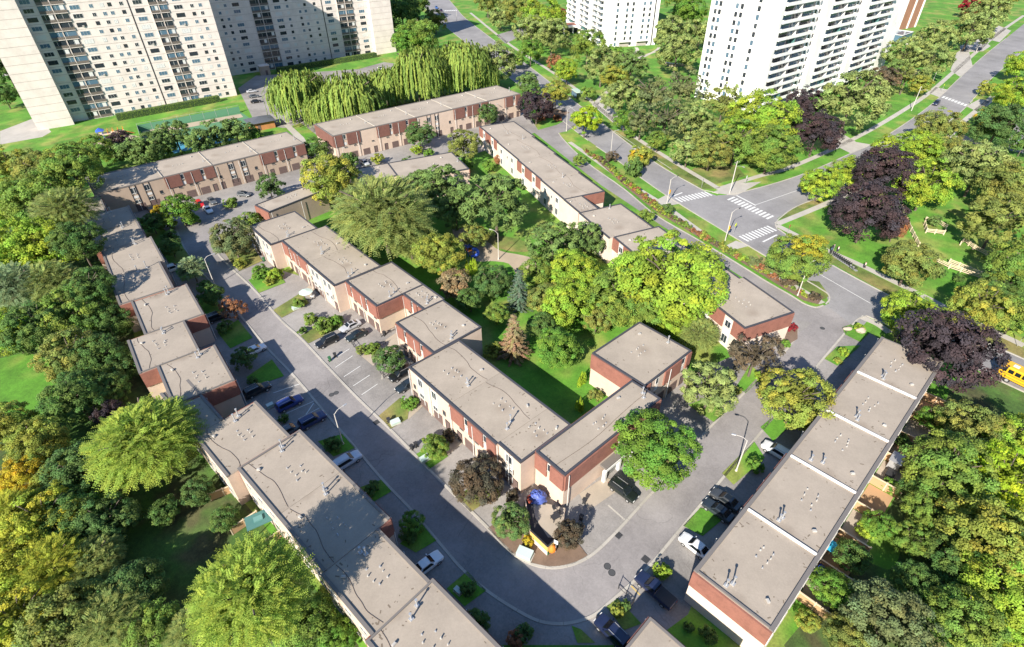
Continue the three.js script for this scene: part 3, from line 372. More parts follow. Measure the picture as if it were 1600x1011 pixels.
// ---------------------------------------------------------------- apartment towers
const winT = (w, h, m) => winG(w, h, m);
function tower(label, corner, az, len, dep, H, build) {       // corner: left end of the front wall seen from outside; x runs towards azimuth az, the front faces azimuth az+90
  const t = thing('apartment_tower', label, 'apartment tower', [corner.x, 0, corner.z], turnOf(az));
  return build(t);
}
const winShare = (t, u, y, z, w, h, m, fm, gm) => { const q = part('window', winT(w, h, m), fm, t, [u, y, z + 0.035]); part('pane', uvBox(w - 0.1, h - 0.1, 0.03), gm, q, [0, 0, -0.012]); return q; };
function beigeSlab(t, len, dep, floors, fh, feats, wings, vis) {
  const H = floors * fh + 1.2; part('wall', uvBox(len, H, dep), M.towerA, t, [len / 2, H / 2, -dep / 2]); part('roof', uvBox(len - 0.6, 0.3, dep - 0.6), M.roofG, t, [len / 2, H + 0.1, -dep / 2]);
  for (const [a, b, p] of wings) part('wing_wall', uvBox(b - a, H, p + 0.4), M.towerA, t, [(a + b) / 2, H / 2, p / 2 - 0.2]);
  for (let f = 1; f <= floors; f++) { part('floor_joint', uvBox(len - 0.02, 0.07, 0.05), M.joint, t, [len / 2, f * fh, 0.01]); for (const [a, b, p] of wings) part('floor_joint', uvBox(b - a + 0.02, 0.07, 0.05), M.joint, t, [(a + b) / 2, f * fh, p + 0.01]); }
  const rest = [], restG = []; let n = 0;
  for (let f = 0; f < floors; f++) for (const q of feats) { const y = f * fh;
    if (q[0] === 'g') { if (f === 0) part('shaft_groove', uvBox(0.45, H - 0.5, 0.06), M.dark, t, [q[1], H / 2, 0.03]); continue; }
    if (q[0] === 'b') { // a pair of loggias
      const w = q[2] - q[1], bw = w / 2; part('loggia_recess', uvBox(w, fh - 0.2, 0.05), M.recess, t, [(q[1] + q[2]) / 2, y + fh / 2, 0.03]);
      for (let k = 0; k < 2; k++) { const c = q[1] + bw * (k + 0.5), l = part('balcony', merge([boxAt(bw - 0.06, 0.18, 0.3, 0, 0.02, 0.15), boxAt(0.14, fh - 0.12, 0.3, -bw / 2 + 0.1, fh / 2, 0.15)]), M.towerA, t, [c, y, 0.04]); part('railing', cached(`rl${bw.toFixed(2)}`, () => { const a = [boxAt(bw - 0.2, 0.08, 0.06, 0, 1.12, 0.25), boxAt(bw - 0.2, 0.8, 0.03, 0, 0.6, 0.25)]; for (let i = 0; i < 7; i++) a.push(boxAt(0.05, 1.0, 0.05, -bw / 2 + 0.2 + i * (bw - 0.4) / 6, 0.6, 0.26)); return merge(a); }), M.rail, l); part('pane', uvBox(bw - 0.5, fh - 0.5, 0.05), (f * 7 + k * 3 + Math.round(q[1])) % 3 ? M.glass : M.glassB, l, [0, fh / 2 + 0.05, 0.03]); part('mullion', uvBox(0.08, fh - 0.5, 0.04), M.frameW, l, [bw * (((f * 5 + k) % 3) - 1) * 0.2, fh / 2 + 0.05, 0.07]); if ((f * 3 + k) % 4 === 0) part('curtain', uvBox(bw * 0.3, fh - 0.7, 0.03), M.frameW, l, [bw * 0.2, fh / 2 + 0.1, 0.065]); }
      continue; }
    const w = q[0] === 'w' ? 3.2 : 1.3, h = q[0] === 'w' ? 1.5 : 1.3, u = q[1], lit = ((f * 13 + Math.round(u) * 7) % 5);
    winShare(t, u, y + fh * 0.52, 0.0, w, h, q[0] === 'w' ? 2 : 1, lit !== 2 ? M.frameW : M.frameD, lit > 2 ? M.glassB : lit === 1 ? M.frameW : M.glass);
    if ((f * 5 + Math.round(u)) % 6 === 0 && q[0] === 'w') part('air_conditioner', uvBox(0.7, 0.45, 0.4), M.vent, t, [u + 0.3, y + fh * 0.52 - 0.5, 0.22]); }
}
const FH = 2.95;
tower('near cream apartment tower of the pair, standing behind the tennis court', V(-179, 0, -233), 56, 64, 18, 50, (t) => beigeSlab(t, 64.5, 17, 22, FH,
  [['w', 2.6], ['b', 5.4, 14.4], ['w', 17], ['s', 22.4], ['s', 26], ['s', 28.6], ['s', 32.6], ['g', 35], ['w', 38.2], ['b', 41.8, 48.6], ['w', 52.2], ['s', 57.4], ['s', 60.6]], [[-12, 0.3, 4.2]]));
tower('set back cream apartment tower of the pair, behind the willows, ending in a blank wall', V(-142.4, 0, -305), 55, 90, 18, 50, (t) => beigeSlab(t, 92, 17, 20, FH,
  [['s', 3.4], ['s', 6.6], ['w', 11.4], ['b', 18, 27], ['w', 31], ['s', 36], ['s', 42], ['s', 45], ['s', 50], ['g', 54], ['w', 57.5], ['b', 62, 71], ['w', 75.5]], [[79.5, 92, 2.6]]));
function whiteTower(t, len, dep, floors, fh, cols, groups, rightGroups) {
  const H = floors * fh + 1; part('wall', uvBox(len, H, dep), M.towerW, t, [len / 2, H / 2, -dep / 2]); part('roof', uvBox(len - 0.6, 0.3, dep - 0.6), M.roofG, t, [len / 2, H + 0.1, -dep / 2]);
  for (let f = 0; f < floors; f++) {
    for (const c of cols) winShare(t, c, f * fh + fh * 0.5, 0, 1.3, 1.75, 1, (f * 3 + Math.round(c)) % 4 ? M.frameD : M.metal, (f + Math.round(c)) % 3 ? M.glass : M.glassB);
    for (const [F, gs] of rightGroups) { const P = (u, z) => F === 'r' ? [len + z, -u] : [-z, -dep + u], turn = F === 'r' ? Math.PI / 2 : -Math.PI / 2;   // u runs from the front corner along the side
      for (const g of gs) { const [kind, a, b] = g;
        if (kind === 'b') { const w = b - a, at_ = (z, y) => { const p = F === 'r' ? P((a + b) / 2, z) : [-z, -(a + b) / 2]; return [p[0], y, p[1]]; };
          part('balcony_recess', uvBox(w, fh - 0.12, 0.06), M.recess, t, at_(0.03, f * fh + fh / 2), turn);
          const l = part('balcony', cached(`wb${w.toFixed(2)}`, () => merge([boxAt(w, 0.18, 1.7, 0, 0, 0.85), boxAt(w, 1.12, 0.12, 0, 0.6, 1.7), boxAt(0.14, 1.1, 1.6, -w / 2 + 0.07, 0.62, 0.85), boxAt(0.14, 1.1, 1.6, w / 2 - 0.07, 0.62, 0.85)])), M.towerW, t, at_(0.05, f * fh), turn);
          for (let k = 0; k < 3; k++) part('pane', uvBox(w * 0.26, fh - 0.7, 0.05), (f + k) % 3 ? M.glassB : M.glass, l, [(k - 1) * w * 0.31, fh / 2 - 0.1, 0.04]); part('divider', uvBox(0.1, fh - 0.2, 1.5), (f % 7 === 1) ? M.teal : M.frameW, l, [((f % 3) - 1) * 0.4, fh / 2, 0.8]); }
        else { const p = F === 'r' ? P(a, 0.035) : [-0.035, -a]; const q = part('window', winT(1.3, 1.5, 1), M.frameD, t, [p[0], f * fh + fh * 0.5, p[1]], turn); part('pane', uvBox(1.2, 1.4, 0.03), f % 3 ? M.glass : M.glassB, q, [0, 0, -0.012]); } } } }
  for (const [F, gs] of rightGroups) for (const g of gs) if (g[0] === 'f') { const p = F === 'r' ? [len + 0.6, -g[1]] : [-0.6, -g[1]]; part('pier', uvBox(g[2], H, 1.9), M.towerW, t, [p[0], H / 2, p[1]], F === 'r' ? Math.PI / 2 : -Math.PI / 2); }
}
// big white tower: front wall with window columns towards the camera's left, balconies on its long right wall
tower('big white apartment tower with blue glass balconies beside the dark purple trees', V(82.3, 0, -257), 143, 30, 100, 60, (t) => whiteTower(t, 29.5, 112, 18, FH, [2.6, 4.6, 12.2, 14.4, 21.8], [], [['r', [['f', 1.0, 2], ['b', 3, 26], ['w', 28], ['w', 31], ['f', 35, 6], ['b', 39, 60], ['w', 62], ['w', 64.5], ['f', 68, 5], ['b', 71.5, 96]]]]));
tower('tall white apartment tower with a red roofed entrance pavilion', V(56.4, 0, -359), 78, 32, 74, 50, (t) => { whiteTower(t, 32, 76, 16, FH, [6.4, 12.2, 15.8, 22.6, 26.2], [], [['l', [['f', 1.2, 2.2], ['b', 5, 20], ['w', 22], ['w', 24], ['f', 26, 3], ['b', 29, 46], ['w', 48], ['f', 51, 3], ['b', 54, 72]]]]); part('stair_strip', uvBox(0.7, 46, 0.06), M.dark, t, [29.4, 23, 0.03]); part('garage_opening', uvBox(6.2, 2.4, 0.1), M.recess, t, [12, 1.3, 0.05]); part('garage_opening', uvBox(6.2, 2.4, 0.1), M.recess, t, [23, 1.3, 0.05]); for (const u of [12, 23]) part('canopy', uvBox(7, 0.4, 1.6), M.towerW, t, [u, 2.9, 0.8]); });
{ const p = at(884, 50), t = thing('entrance_pavilion', 'low white entrance pavilion with a red brown roof beside the tall white tower', 'pavilion', p, turnOf(78)); part('roof_slab', uvBox(20, 0.9, 14), M.towerW, t, [0, 4, 0]); part('roof_finish', uvBox(15, 0.12, 9), M.brick, t, [-1, 4.52, -0.5]); part('wall', uvBox(14, 3.5, 9), M.glass, t, [0, 1.75, -1.5]); for (const x of [-8.5, -3, 3, 8.5]) part('column', uvBox(0.6, 3.55, 0.6), M.towerW, t, [x, 1.78, 6]); }
// brown brick block at the top edge
tower('brown brick apartment block with white piers behind the big white tower', V(247, 0, -397), 60, 24, 60, 40, (t) => { const H = 42; part('wall', uvBox(26, H, 70), M.kbrick, t, [13, H / 2, -35]); part('roof', uvBox(25.4, 0.3, 69), M.roofG, t, [13, H + 0.1, -35]);
  for (const x of [0.7, 6, 16, 25.3]) part('pier', uvBox(1.2, H - 0.2, 0.5), M.towerW, t, [x, H / 2, 0.24]);
  for (let f = 0; f < 14; f++) { winShare(t, 3.2, f * 3 + 1.6, 0, 1.8, 1.4, 1, M.frameW, M.glass); for (const u of [7, 24, 41, 57]) { const l = part('balcony', cached('kb', () => merge([boxAt(12, 0.18, 1.6, 0, 0, 0.8), boxAt(12, 1.05, 0.12, 0, 0.6, 1.6)])), M.towerW, t, [26.04, f * 3, -u - 3], Math.PI / 2); part('pane', uvBox(10, 2.2, 0.05), M.glass, l, [0, 1.5, 0.04]); } } });
// small buildings, walls and enclosures of the tower grounds
{ const p = at(409, 199), t = thing('utility_hut', 'small hut with dark hipped roof and orange brick base by the tennis court', 'hut', p, turnOf(56)); part('wall', uvBox(9, 3, 7), mat([0.5, 0.22, 0.08], 0.9, { map: brickT }), t, [0, 1.5, 0]);
  const g = new THREE.ConeGeometry(1, 1, 4); g.rotateY(Math.PI / 4); part('roof', g, mat([0.09, 0.1, 0.12], 0.85), t, [0, 3.7, 0], 0, [7.4, 1.5, 6.2]); part('door', uvBox(1.1, 2.1, 0.08), M.garage, t, [-1.5, 1.05, 3.54]); }
{ const p = at(415, 116), t = thing('entrance_kiosk', 'small tan stone kiosk at the foot of the set back cream tower', 'kiosk', p, turnOf(56)); part('wall', uvBox(4.5, 4.2, 4), M.tan, t, [0, 2.1, 0]); part('roof', uvBox(5, 0.3, 4.5), M.towerA, t, [0, 4.35, 0]); part('door', uvBox(1.1, 2.2, 0.08), M.garage, t, [0.4, 1.1, 2.04]); }
{ const pts = px([1038, 101, 1048, 103.5, 1060, 104, 1072, 102]), t = thing('retaining_wall', 'curved low tan retaining wall under the pine beside the big white tower', 'retaining wall'); part('wall', ribbon(smooth(pts, 5), -0.5, 0.5, 0, 1.3), M.sand, t); part('coping', ribbon(smooth(pts, 5), -0.65, 0.65, 1.3, 1.5), M.concrete, t); }
{ const p = at(1398, 62), t = thing('parking_ramp_canopy', 'blue grey glazed ramp canopy between the white tower and the brown block', 'ramp canopy', p, turnOf(50)); part('wall', uvBox(16, 4, 12), M.glassB, t, [0, 2, 0]); part('roof_frame', merge([boxAt(16.4, 0.3, 0.5, 0, 4.1, 6), boxAt(16.4, 0.3, 0.5, 0, 4.1, -6), boxAt(0.5, 0.3, 12, 8, 4.1, 0), boxAt(0.5, 0.3, 12, -8, 4.1, 0), boxAt(16, 0.25, 0.3, 0, 4.1, 0)]), M.frameW, t); }
{ const p = at(1428, 66), t = thing('loading_wall', 'low grey concrete loading wall below the brown brick block', 'wall', p, turnOf(50)); part('wall', uvBox(22, 3.2, 1), M.concrete, t, [0, 1.6, 0]); part('coping', uvBox(22.3, 0.25, 1.3), M.kerb, t, [0, 3.3, 0]); for (const x of [-6, 0, 6]) part('opening', uvBox(3, 1.6, 0.1), M.dark, t, [x, 1.2, 0.52]); }
{ const p = at(901, 152), t = thing('bus_shelter', 'bus shelter with a pale green roof on the road verge', 'bus shelter', p, turnOf(164)); part('roof', new RoundedBoxGeometry(6.5, 0.3, 3, 2, 0.12), M.greenP, t, [0, 2.8, 0]); for (const x of [-3, 3]) for (const z of [-1.3, 1.3]) part('post', uvBox(0.14, 2.7, 0.14), M.dark, t, [x, 1.35, z]); part('glass_wall', uvBox(5.8, 2, 0.06), M.glassB, t, [0, 1.4, 1.3]); part('bench', uvBox(4, 0.1, 0.5), M.wood, t, [0, 0.5, 0.8]); }
// court fence: posts, rails and green windscreen panels
function courtFence(list, label) { const p = px(list), t = thing('court_fence', label, 'fence', p[0]); const o = p[0]; for (let i = 0; i + 1 < p.length; i++) { const L_ = p[i].distanceTo(p[i + 1]), n = Math.max(1, Math.round(L_ / 5)), az = Math.atan2(p[i + 1].x - p[i].x, -(p[i + 1].z - p[i].z)) / D2R; for (let k = 0; k < n; k++) { const c = p[i].clone().lerp(p[i + 1], (k + 0.5) / n).sub(o), e = p[i].clone().lerp(p[i + 1], k / n).sub(o); part('windscreen', uvBox(L_ / n - 0.12, 2.5, 0.05), M.net, t, [c.x, 1.35, c.z], turnOf(az)); part('post', cyl(0.07, 0.06, 3.2, 6), M.metal, t, [e.x, 0, e.z]); part('top_rail', uvBox(L_ / n, 0.07, 0.07), M.metal, t, [c.x, 3.1, c.z], turnOf(az)); } } }
courtFence([218, 206, 376, 176], 'long tennis court fence with green windscreens below the cream tower'); courtFence([218, 206, 226, 232], 'short end fence of the tennis court beside the playground');

// ---------------------------------------------------------------- trees: crowns of leaf-sized faces on limbs, unit radius, centred on the crown
function Leaves() { this.p = []; this.n = []; this.c = []; this.i = []; }
Leaves.prototype.add = function (x, y, z, nx, ny, nz, ax, ay, az, len, wid, r, g, b, bx = nx, by = ny, bz = nz) {   // blade centre, face normal, long axis, size, tint, shading normal
  let cx = ny * az - nz * ay, cy = nz * ax - nx * az, cz = nx * ay - ny * ax; const cl = Math.hypot(cx, cy, cz) || 1; cx /= cl; cy /= cl; cz /= cl;
  const k = this.p.length / 3, L = len / 2, W = wid / 2;
  this.p.push(x - ax * L, y - ay * L, z - az * L, x + cx * W, y + cy * W, z + cz * W, x + ax * L, y + ay * L, z + az * L, x - cx * W, y - cy * W, z - cz * W);
  const m = Math.hypot(bx, by, bz) || 1; for (let q = 0; q < 4; q++) { this.n.push(bx / m, by / m, bz / m); this.c.push(r, g, b); }
  this.i.push(k, k + 2, k + 1, k, k + 3, k + 2);
};
Leaves.prototype.geo = function () { const g = new THREE.BufferGeometry(); g.setAttribute('position', new THREE.Float32BufferAttribute(this.p, 3)); g.setAttribute('normal', new THREE.Float32BufferAttribute(this.n, 3)); g.setAttribute('color', new THREE.Float32BufferAttribute(this.c, 3)); g.setIndex(this.i); return g; };
const unit = (r) => { const z = 2 * r() - 1, a = r() * 6.2832, s = Math.sqrt(1 - z * z); return [s * Math.cos(a), z, s * Math.sin(a)]; };
const nrm = (v) => { const l = Math.hypot(...v) || 1; return [v[0] / l, v[1] / l, v[2] / l]; };
function orthAxis(n, r) { const u = unit(r), d = u[0] * n[0] + u[1] * n[1] + u[2] * n[2]; return nrm([u[0] - d * n[0], u[1] - d * n[1], u[2] - d * n[2]]); }
function lobes(r, n) { const a = []; for (let i = 0; i < n; i++) { const u = unit(r); a.push([...u, 0.5 + r() * 0.8]); } return a; }
const lobeR = (lb, d) => { let m = 0; for (const l of lb) m = Math.max(m, (d[0] * l[0] + d[1] * l[1] + d[2] * l[2]) * l[3]); return m; };
const tint = (r, a, hue) => { const v = 1 + (r() - 0.5) * a, h = (r() - 0.5) * hue; return [v * (1 + h), v, v * (1 - h * 0.5)]; };
// broad: many rounded sprays of leaves; kv = height of the crown relative to its width
function broad(seed, nc, nl, leaf, o = {}) {
  const r = rng(seed), L = new Leaves(), kv = o.kv || 0.92, lb = lobes(r, o.lobes || 9);
  for (let k = 0; k < nc; k++) {
    let d; do { d = unit(r); } while (d[1] < (o.low ?? -0.75) || (d[1] < 0 && r() < 0.35));
    const R = (0.54 + 0.36 * Math.min(1, lobeR(lb, d)) + (r() - 0.5) * 0.18) * (d[1] < 0 ? 0.9 : 1) * (k % 5 === 0 ? 0.72 : 1), c = [d[0] * R, d[1] * R * kv, d[2] * R], cr = (o.cr || 0.2) * (0.65 + r() * 0.8), T = tint(r, o.tone || 0.45, o.hue || 0.3), sz = 1;
    for (let j = 0; j < nl; j++) {
      let u = unit(r); const out = nrm([u[0] + d[0] * 0.9, u[1] + d[1] * 0.9 + 0.25, u[2] + d[2] * 0.9]), q = cr * Math.pow(r(), 0.4), x = c[0] + out[0] * q, y = c[1] + out[1] * q * 0.8, z = c[2] + out[2] * q, w = unit(r);
      const n = nrm([out[0] * 0.7 + w[0] * 0.75, out[1] * 0.7 + w[1] * 0.75 + 0.35, out[2] * 0.7 + w[2] * 0.75]), a = orthAxis(n, r), t = 1 + (r() - 0.5) * 0.3, s = leaf * (0.7 + r() * 0.7);
      L.add(x, y, z, ...n, ...a, s * (o.long || 1.5), s, T[0] * t, T[1] * t, T[2] * t, n[0] + out[0] * 0.6, n[1] + out[1] * 0.6, n[2] + out[2] * 0.6);
    }
  }
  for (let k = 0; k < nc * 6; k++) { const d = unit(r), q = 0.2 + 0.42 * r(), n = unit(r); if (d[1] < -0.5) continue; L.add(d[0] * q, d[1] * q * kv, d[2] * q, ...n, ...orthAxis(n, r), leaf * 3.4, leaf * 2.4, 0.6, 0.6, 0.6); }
  return L.geo();
}
// frond: long feathery compound leaves that stand out all round
function frond(seed, nf, pairs, o = {}) {
  const r = rng(seed), L = new Leaves(), kv = o.kv || 0.86, lb = lobes(r, 7);
  for (let k = 0; k < nf; k++) {
    let d; do { d = unit(r); } while (d[1] < -0.6 || (d[1] < -0.1 && r() < 0.4));
    const lo = Math.min(1, lobeR(lb, d)), R0 = (k % 4 ? 0.46 : 0.3) + 0.26 * r() + 0.16 * lo, len = (0.15 + 0.15 * r()) * (0.75 + 0.35 * lo), w = unit(r), f = nrm([d[0] * 1.1 + w[0] * 0.8, d[1] * 0.8 + w[1] * 0.7 + 0.1, d[2] * 1.1 + w[2] * 0.8]), T = tint(r, 0.4, 0.3), s = nrm([f[2] + (r() - 0.5) * 0.5, (r() - 0.5) * 0.7, -f[0]]);
    const up = nrm([s[1] * f[2] - s[2] * f[1], s[2] * f[0] - s[0] * f[2], s[0] * f[1] - s[1] * f[0]]), u2 = up[1] < 0 ? up.map((x) => -x) : up;
    for (let j = 0; j < pairs; j++) { const t = (j + 0.5) / pairs, q = R0 + len * t, dr = -0.22 * t * t * len, ll = (o.leaf || 0.105) * (1.15 - 0.7 * Math.abs(t - 0.4)) ;
      for (const e of [-1, 1]) { const ax = nrm([s[0] * e + f[0] * 0.75, s[1] * e + f[1] * 0.75 - 0.12, s[2] * e + f[2] * 0.75]), v = 1 + (r() - 0.5) * 0.3, n = nrm([u2[0] + (r() - 0.5) * 0.7, u2[1] + 0.15 + (r() - 0.5) * 0.7, u2[2] + (r() - 0.5) * 0.7]);
        L.add(d[0] * R0 + f[0] * len * t + ax[0] * ll / 2, (d[1] * R0) * kv + f[1] * len * t * kv + dr + ax[1] * ll / 2, d[2] * R0 + f[2] * len * t + ax[2] * ll / 2, ...n, ...ax, ll, ll * 0.42, T[0] * v, T[1] * v, T[2] * v, n[0] + d[0] * 0.3, n[1] + d[1] * 0.3, n[2] + d[2] * 0.3); } }
  }
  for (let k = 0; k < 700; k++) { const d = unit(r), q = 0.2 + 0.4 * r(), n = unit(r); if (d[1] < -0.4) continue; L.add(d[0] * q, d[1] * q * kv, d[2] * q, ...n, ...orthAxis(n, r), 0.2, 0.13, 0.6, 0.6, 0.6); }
  return L.geo();
}
function spruce(seed, o = {}) {                          // unit height from 0 to 1, base radius rb
  const r = rng(seed), L = new Leaves(), rb = o.rb || 0.27, tiers = o.tiers || 17;
  for (let k = 0; k < tiers; k++) { const t = k / tiers, y = 0.06 + 0.93 * t, R = rb * Math.pow(1 - t, 0.85) + 0.012, nb = Math.round(16 - 9 * t), T0 = tint(r, 0.3, 0.1);
    for (let b = 0; b < nb; b++) { const a = (b + r() * 0.8) / nb * 6.2832, ln = R * (0.75 + 0.45 * r()), T = T0.map((x) => x * (0.85 + r() * 0.3)), dx = Math.cos(a), dz = Math.sin(a);
      const m = Math.max(4, Math.round(ln / 0.014)); for (let j = 0; j < m; j++) for (let e = -1; e < 2; e++) { const q = (j + 0.6) / m, n = nrm([dx * 0.5 + (r() - 0.5) * 0.9, 0.8, dz * 0.5 + (r() - 0.5) * 0.9]), ax = nrm([dx - dz * e * 0.8, -0.25 + 0.2 * q, dz + dx * e * 0.8]);
        L.add(dx * ln * q + (r() - 0.5) * 0.012 - dz * e * 0.012, y - 0.10 * q * ln / rb * 0.8 + 0.05 * q * q * ln / rb + (r() - 0.5) * 0.02, dz * ln * q + (r() - 0.5) * 0.012 + dx * e * 0.012, ...n, ...ax, 0.034, 0.015, ...T); } } }
  return L.geo();
}
function willow(seed, ns) {
  const r = rng(seed), L = new Leaves(), lb = lobes(r, 6);
  for (let k = 0; k < ns; k++) { let d; do { d = unit(r); } while (d[1] < -0.1); const lo = Math.min(1, lobeR(lb, d)), R = 0.3 + 0.55 * lo * Math.sqrt(r()) + 0.15 * r(), T = tint(r, 0.5, 0.25); let x = d[0] * R, y = 0.15 + d[1] * R * 0.75, z = d[2] * R; const len = 0.45 + r() * 0.85, m = Math.round(len / 0.042); let ox = d[0], oz = d[2];
    for (let j = 0; j < m; j++) { const t = j / m, out = Math.max(0, 0.55 - t * 1.3); x += ox * out * 0.03 + (r() - 0.5) * 0.014; z += oz * out * 0.03 + (r() - 0.5) * 0.014; y -= 0.036 * Math.min(1, 0.25 + t * 2.2); const n = nrm([d[0] + (r() - 0.5), 0.35 + (r() - 0.5) * 0.5, d[2] + (r() - 0.5)]), ax = nrm([(r() - 0.5) * 0.6 + ox * 0.2, -1, (r() - 0.5) * 0.6 + oz * 0.2]), v = 0.85 + r() * 0.3;
      L.add(x, y, z, ...n, ...ax, 0.1, 0.042, T[0] * v, T[1] * v, T[2] * v); } }
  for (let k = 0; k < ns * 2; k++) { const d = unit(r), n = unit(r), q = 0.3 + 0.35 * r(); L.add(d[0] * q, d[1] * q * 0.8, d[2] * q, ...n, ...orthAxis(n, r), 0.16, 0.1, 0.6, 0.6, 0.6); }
  return L.geo();
}
function spires(seed, n) { const r = rng(seed), L = new Leaves(); for (let k = 0; k < n; k++) { const a = r() * 6.28, q = k ? 0.25 + r() * 0.5 : 0, bx = Math.cos(a) * q, bz = Math.sin(a) * q, h = 1.6 + r() * 0.8, T = tint(r, 0.3, 0.2); for (let j = 0; j < 420; j++) { const t = r(), w = 0.3 * Math.sin(Math.PI * Math.min(0.97, 0.25 + t * 0.75)), b = r() * 6.28, n_ = nrm([Math.cos(b), 0.4, Math.sin(b)]); L.add(bx + Math.cos(b) * w, t * h, bz + Math.sin(b) * w, ...n_, ...nrm([Math.cos(b) * 0.25, 1, Math.sin(b) * 0.25]), 0.16, 0.06, ...T.map((x) => x * (0.85 + r() * 0.3))); } } return L.geo(); }
function limbs(seed, o = {}) {                           // trunk from -1 (root, scaled to the ground) to the crown, with limbs reaching into it
  const r = rng(seed), a = [], th = o.th || 0.05;
  for (let k = 0; k < (o.n || 7); k++) { const b = k / (o.n || 7) * 6.28 + r(), u = 0.35 + r() * 0.5, q = 0.35 + 0.4 * r(), p = [V(0, -0.45 + r() * 0.4, 0), V(Math.cos(b) * q * 0.45, 0.05 + u * 0.3, Math.sin(b) * q * 0.45), V(Math.cos(b) * q, 0.1 + u * 0.6, Math.sin(b) * q)]; const g = new THREE.TubeGeometry(new THREE.CatmullRomCurve3(p), 5, th * 0.32, 5); a.push(g); }
  return merge(a);
}
const P = {}; const proto = (k, f) => P[k] || (P[k] = f());
const GEO = {
  broadN: (i) => proto('bN' + i, () => broad(100 + i, 150, 110, 0.036, { lobes: 13, cr: 0.18, hue: 0.42, tone: 0.55 })), broadM: (i) => proto('bM' + i, () => broad(140 + i, 95, 75, 0.05, { lobes: 9, cr: 0.21, hue: 0.42, tone: 0.55 })), broadF: (i) => proto('bF' + i, () => broad(170 + i, 40, 40, 0.095, { lobes: 7, cr: 0.26 })),
  frondN: (i) => proto('fN' + i, () => frond(200 + i, 1700, 7, { leaf: 0.05 })), frondM: (i) => proto('fM' + i, () => frond(220 + i, 420, 6, { leaf: 0.095 })),
  pineN: (i) => proto('pN' + i, () => broad(240 + i, 95, 70, 0.034, { kv: 0.95, cr: 0.16, long: 3.4, lobes: 14, tone: 0.5, hue: 0.2 })), pineF: (i) => proto('pF' + i, () => broad(260 + i, 52, 46, 0.062, { kv: 0.95, cr: 0.22, long: 2.4, lobes: 9, tone: 0.5, hue: 0.2 })),
  sparse: (i) => proto('sp' + i, () => broad(280 + i, 46, 55, 0.05, { cr: 0.17, lobes: 6, tone: 0.5 })), bush: (i) => proto('bu' + i, () => broad(300 + i, 30, 46, 0.11, { cr: 0.28, low: -0.6, kv: 0.8 })), tiny: (i) => proto('ti' + i, () => broad(320 + i, 14, 26, 0.2, { cr: 0.36, low: -0.6, kv: 0.8 })),
  willow: (i) => proto('wi' + i, () => willow(340 + i, 900)), spruce: (i) => proto('s' + i, () => spruce(360 + i)), spires: (i) => proto('sr' + i, () => spires(380 + i, 6)), limbs: (i) => proto('li' + i, () => limbs(400 + i)), limbsS: (i) => proto('ls' + i, () => limbs(410 + i, { n: 11, th: 0.055 })),
};
const leafMat = {}; const LM = (k, c, tr = 0.4) => (leafMat[k] = new THREE.MeshPhysicalMaterial({ color: new THREE.Color().setRGB(...c), vertexColors: true, roughness: 0.85, transmission: tr, thickness: 0, side: THREE.DoubleSide, specularIntensity: 0.25 }));
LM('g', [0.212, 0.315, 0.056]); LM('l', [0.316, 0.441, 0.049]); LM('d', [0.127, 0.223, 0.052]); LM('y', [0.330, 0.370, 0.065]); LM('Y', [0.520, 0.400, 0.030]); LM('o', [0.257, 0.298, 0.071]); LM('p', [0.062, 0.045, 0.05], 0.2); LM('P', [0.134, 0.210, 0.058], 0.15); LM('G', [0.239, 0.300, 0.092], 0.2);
LM('f', [0.321, 0.424, 0.066]); LM('e', [0.289, 0.349, 0.100]); LM('w', [0.270, 0.370, 0.075]); LM('s', [0.109, 0.161, 0.103], 0.15); LM('S', [0.286, 0.209, 0.110], 0.15); LM('r', [0.360, 0.170, 0.080]); LM('m', [0.165, 0.31, 0.045]); LM('k', [0.120, 0.210, 0.058]); LM('B', [0.165, 0.132, 0.083]); LM('R', [0.300, 0.030, 0.040]); LM('u', [0.135, 0.110, 0.070]); LM('c', [0.363, 0.495, 0.033]); LM('q', [0.257, 0.343, 0.166]);
LM('j', [0.400, 0.430, 0.050]); LM('x', [0.400, 0.400, 0.045]); LM('v', [0.199, 0.234, 0.093]);
// kind -> [name, description, crown, leaf, height of the whole tree in crown radii, crown drop]
const TREE = {
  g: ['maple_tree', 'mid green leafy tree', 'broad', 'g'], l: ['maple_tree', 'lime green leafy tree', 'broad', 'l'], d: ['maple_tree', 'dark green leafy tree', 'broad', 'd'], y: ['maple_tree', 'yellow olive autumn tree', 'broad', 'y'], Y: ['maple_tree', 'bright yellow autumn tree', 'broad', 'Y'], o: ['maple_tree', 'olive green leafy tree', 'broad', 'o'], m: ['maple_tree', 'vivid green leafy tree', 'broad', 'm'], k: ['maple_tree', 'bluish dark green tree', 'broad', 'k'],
  p: ['purple_tree', 'dark purple leaved tree', 'broad', 'p'], r: ['autumn_tree', 'rusty orange tree', 'broad', 'r'], R: ['autumn_tree', 'bright red tree', 'broad', 'R'], u: ['purple_tree', 'purple brown bushy tree', 'broad', 'u'], B: ['autumn_tree', 'sparse brown tree', 'sparse', 'B'], v: ['maple_tree', 'grey green tree with bare limbs', 'sparse', 'v'],
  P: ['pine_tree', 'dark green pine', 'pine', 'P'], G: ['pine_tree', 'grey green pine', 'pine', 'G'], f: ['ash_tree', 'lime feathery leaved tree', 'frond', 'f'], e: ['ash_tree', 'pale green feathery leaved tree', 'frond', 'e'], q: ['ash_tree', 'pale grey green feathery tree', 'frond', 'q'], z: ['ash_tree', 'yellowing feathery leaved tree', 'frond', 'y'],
  w: ['willow_tree', 'weeping willow', 'willow', 'w'], s: ['spruce_tree', 'blue green spruce', 'spruce', 's'], S: ['spruce_tree', 'browning spruce', 'spruce', 'S'], c: ['cedar_hedge', 'yellow green pointed cedar hedge', 'spires', 'c'],
};
let tn = 0;
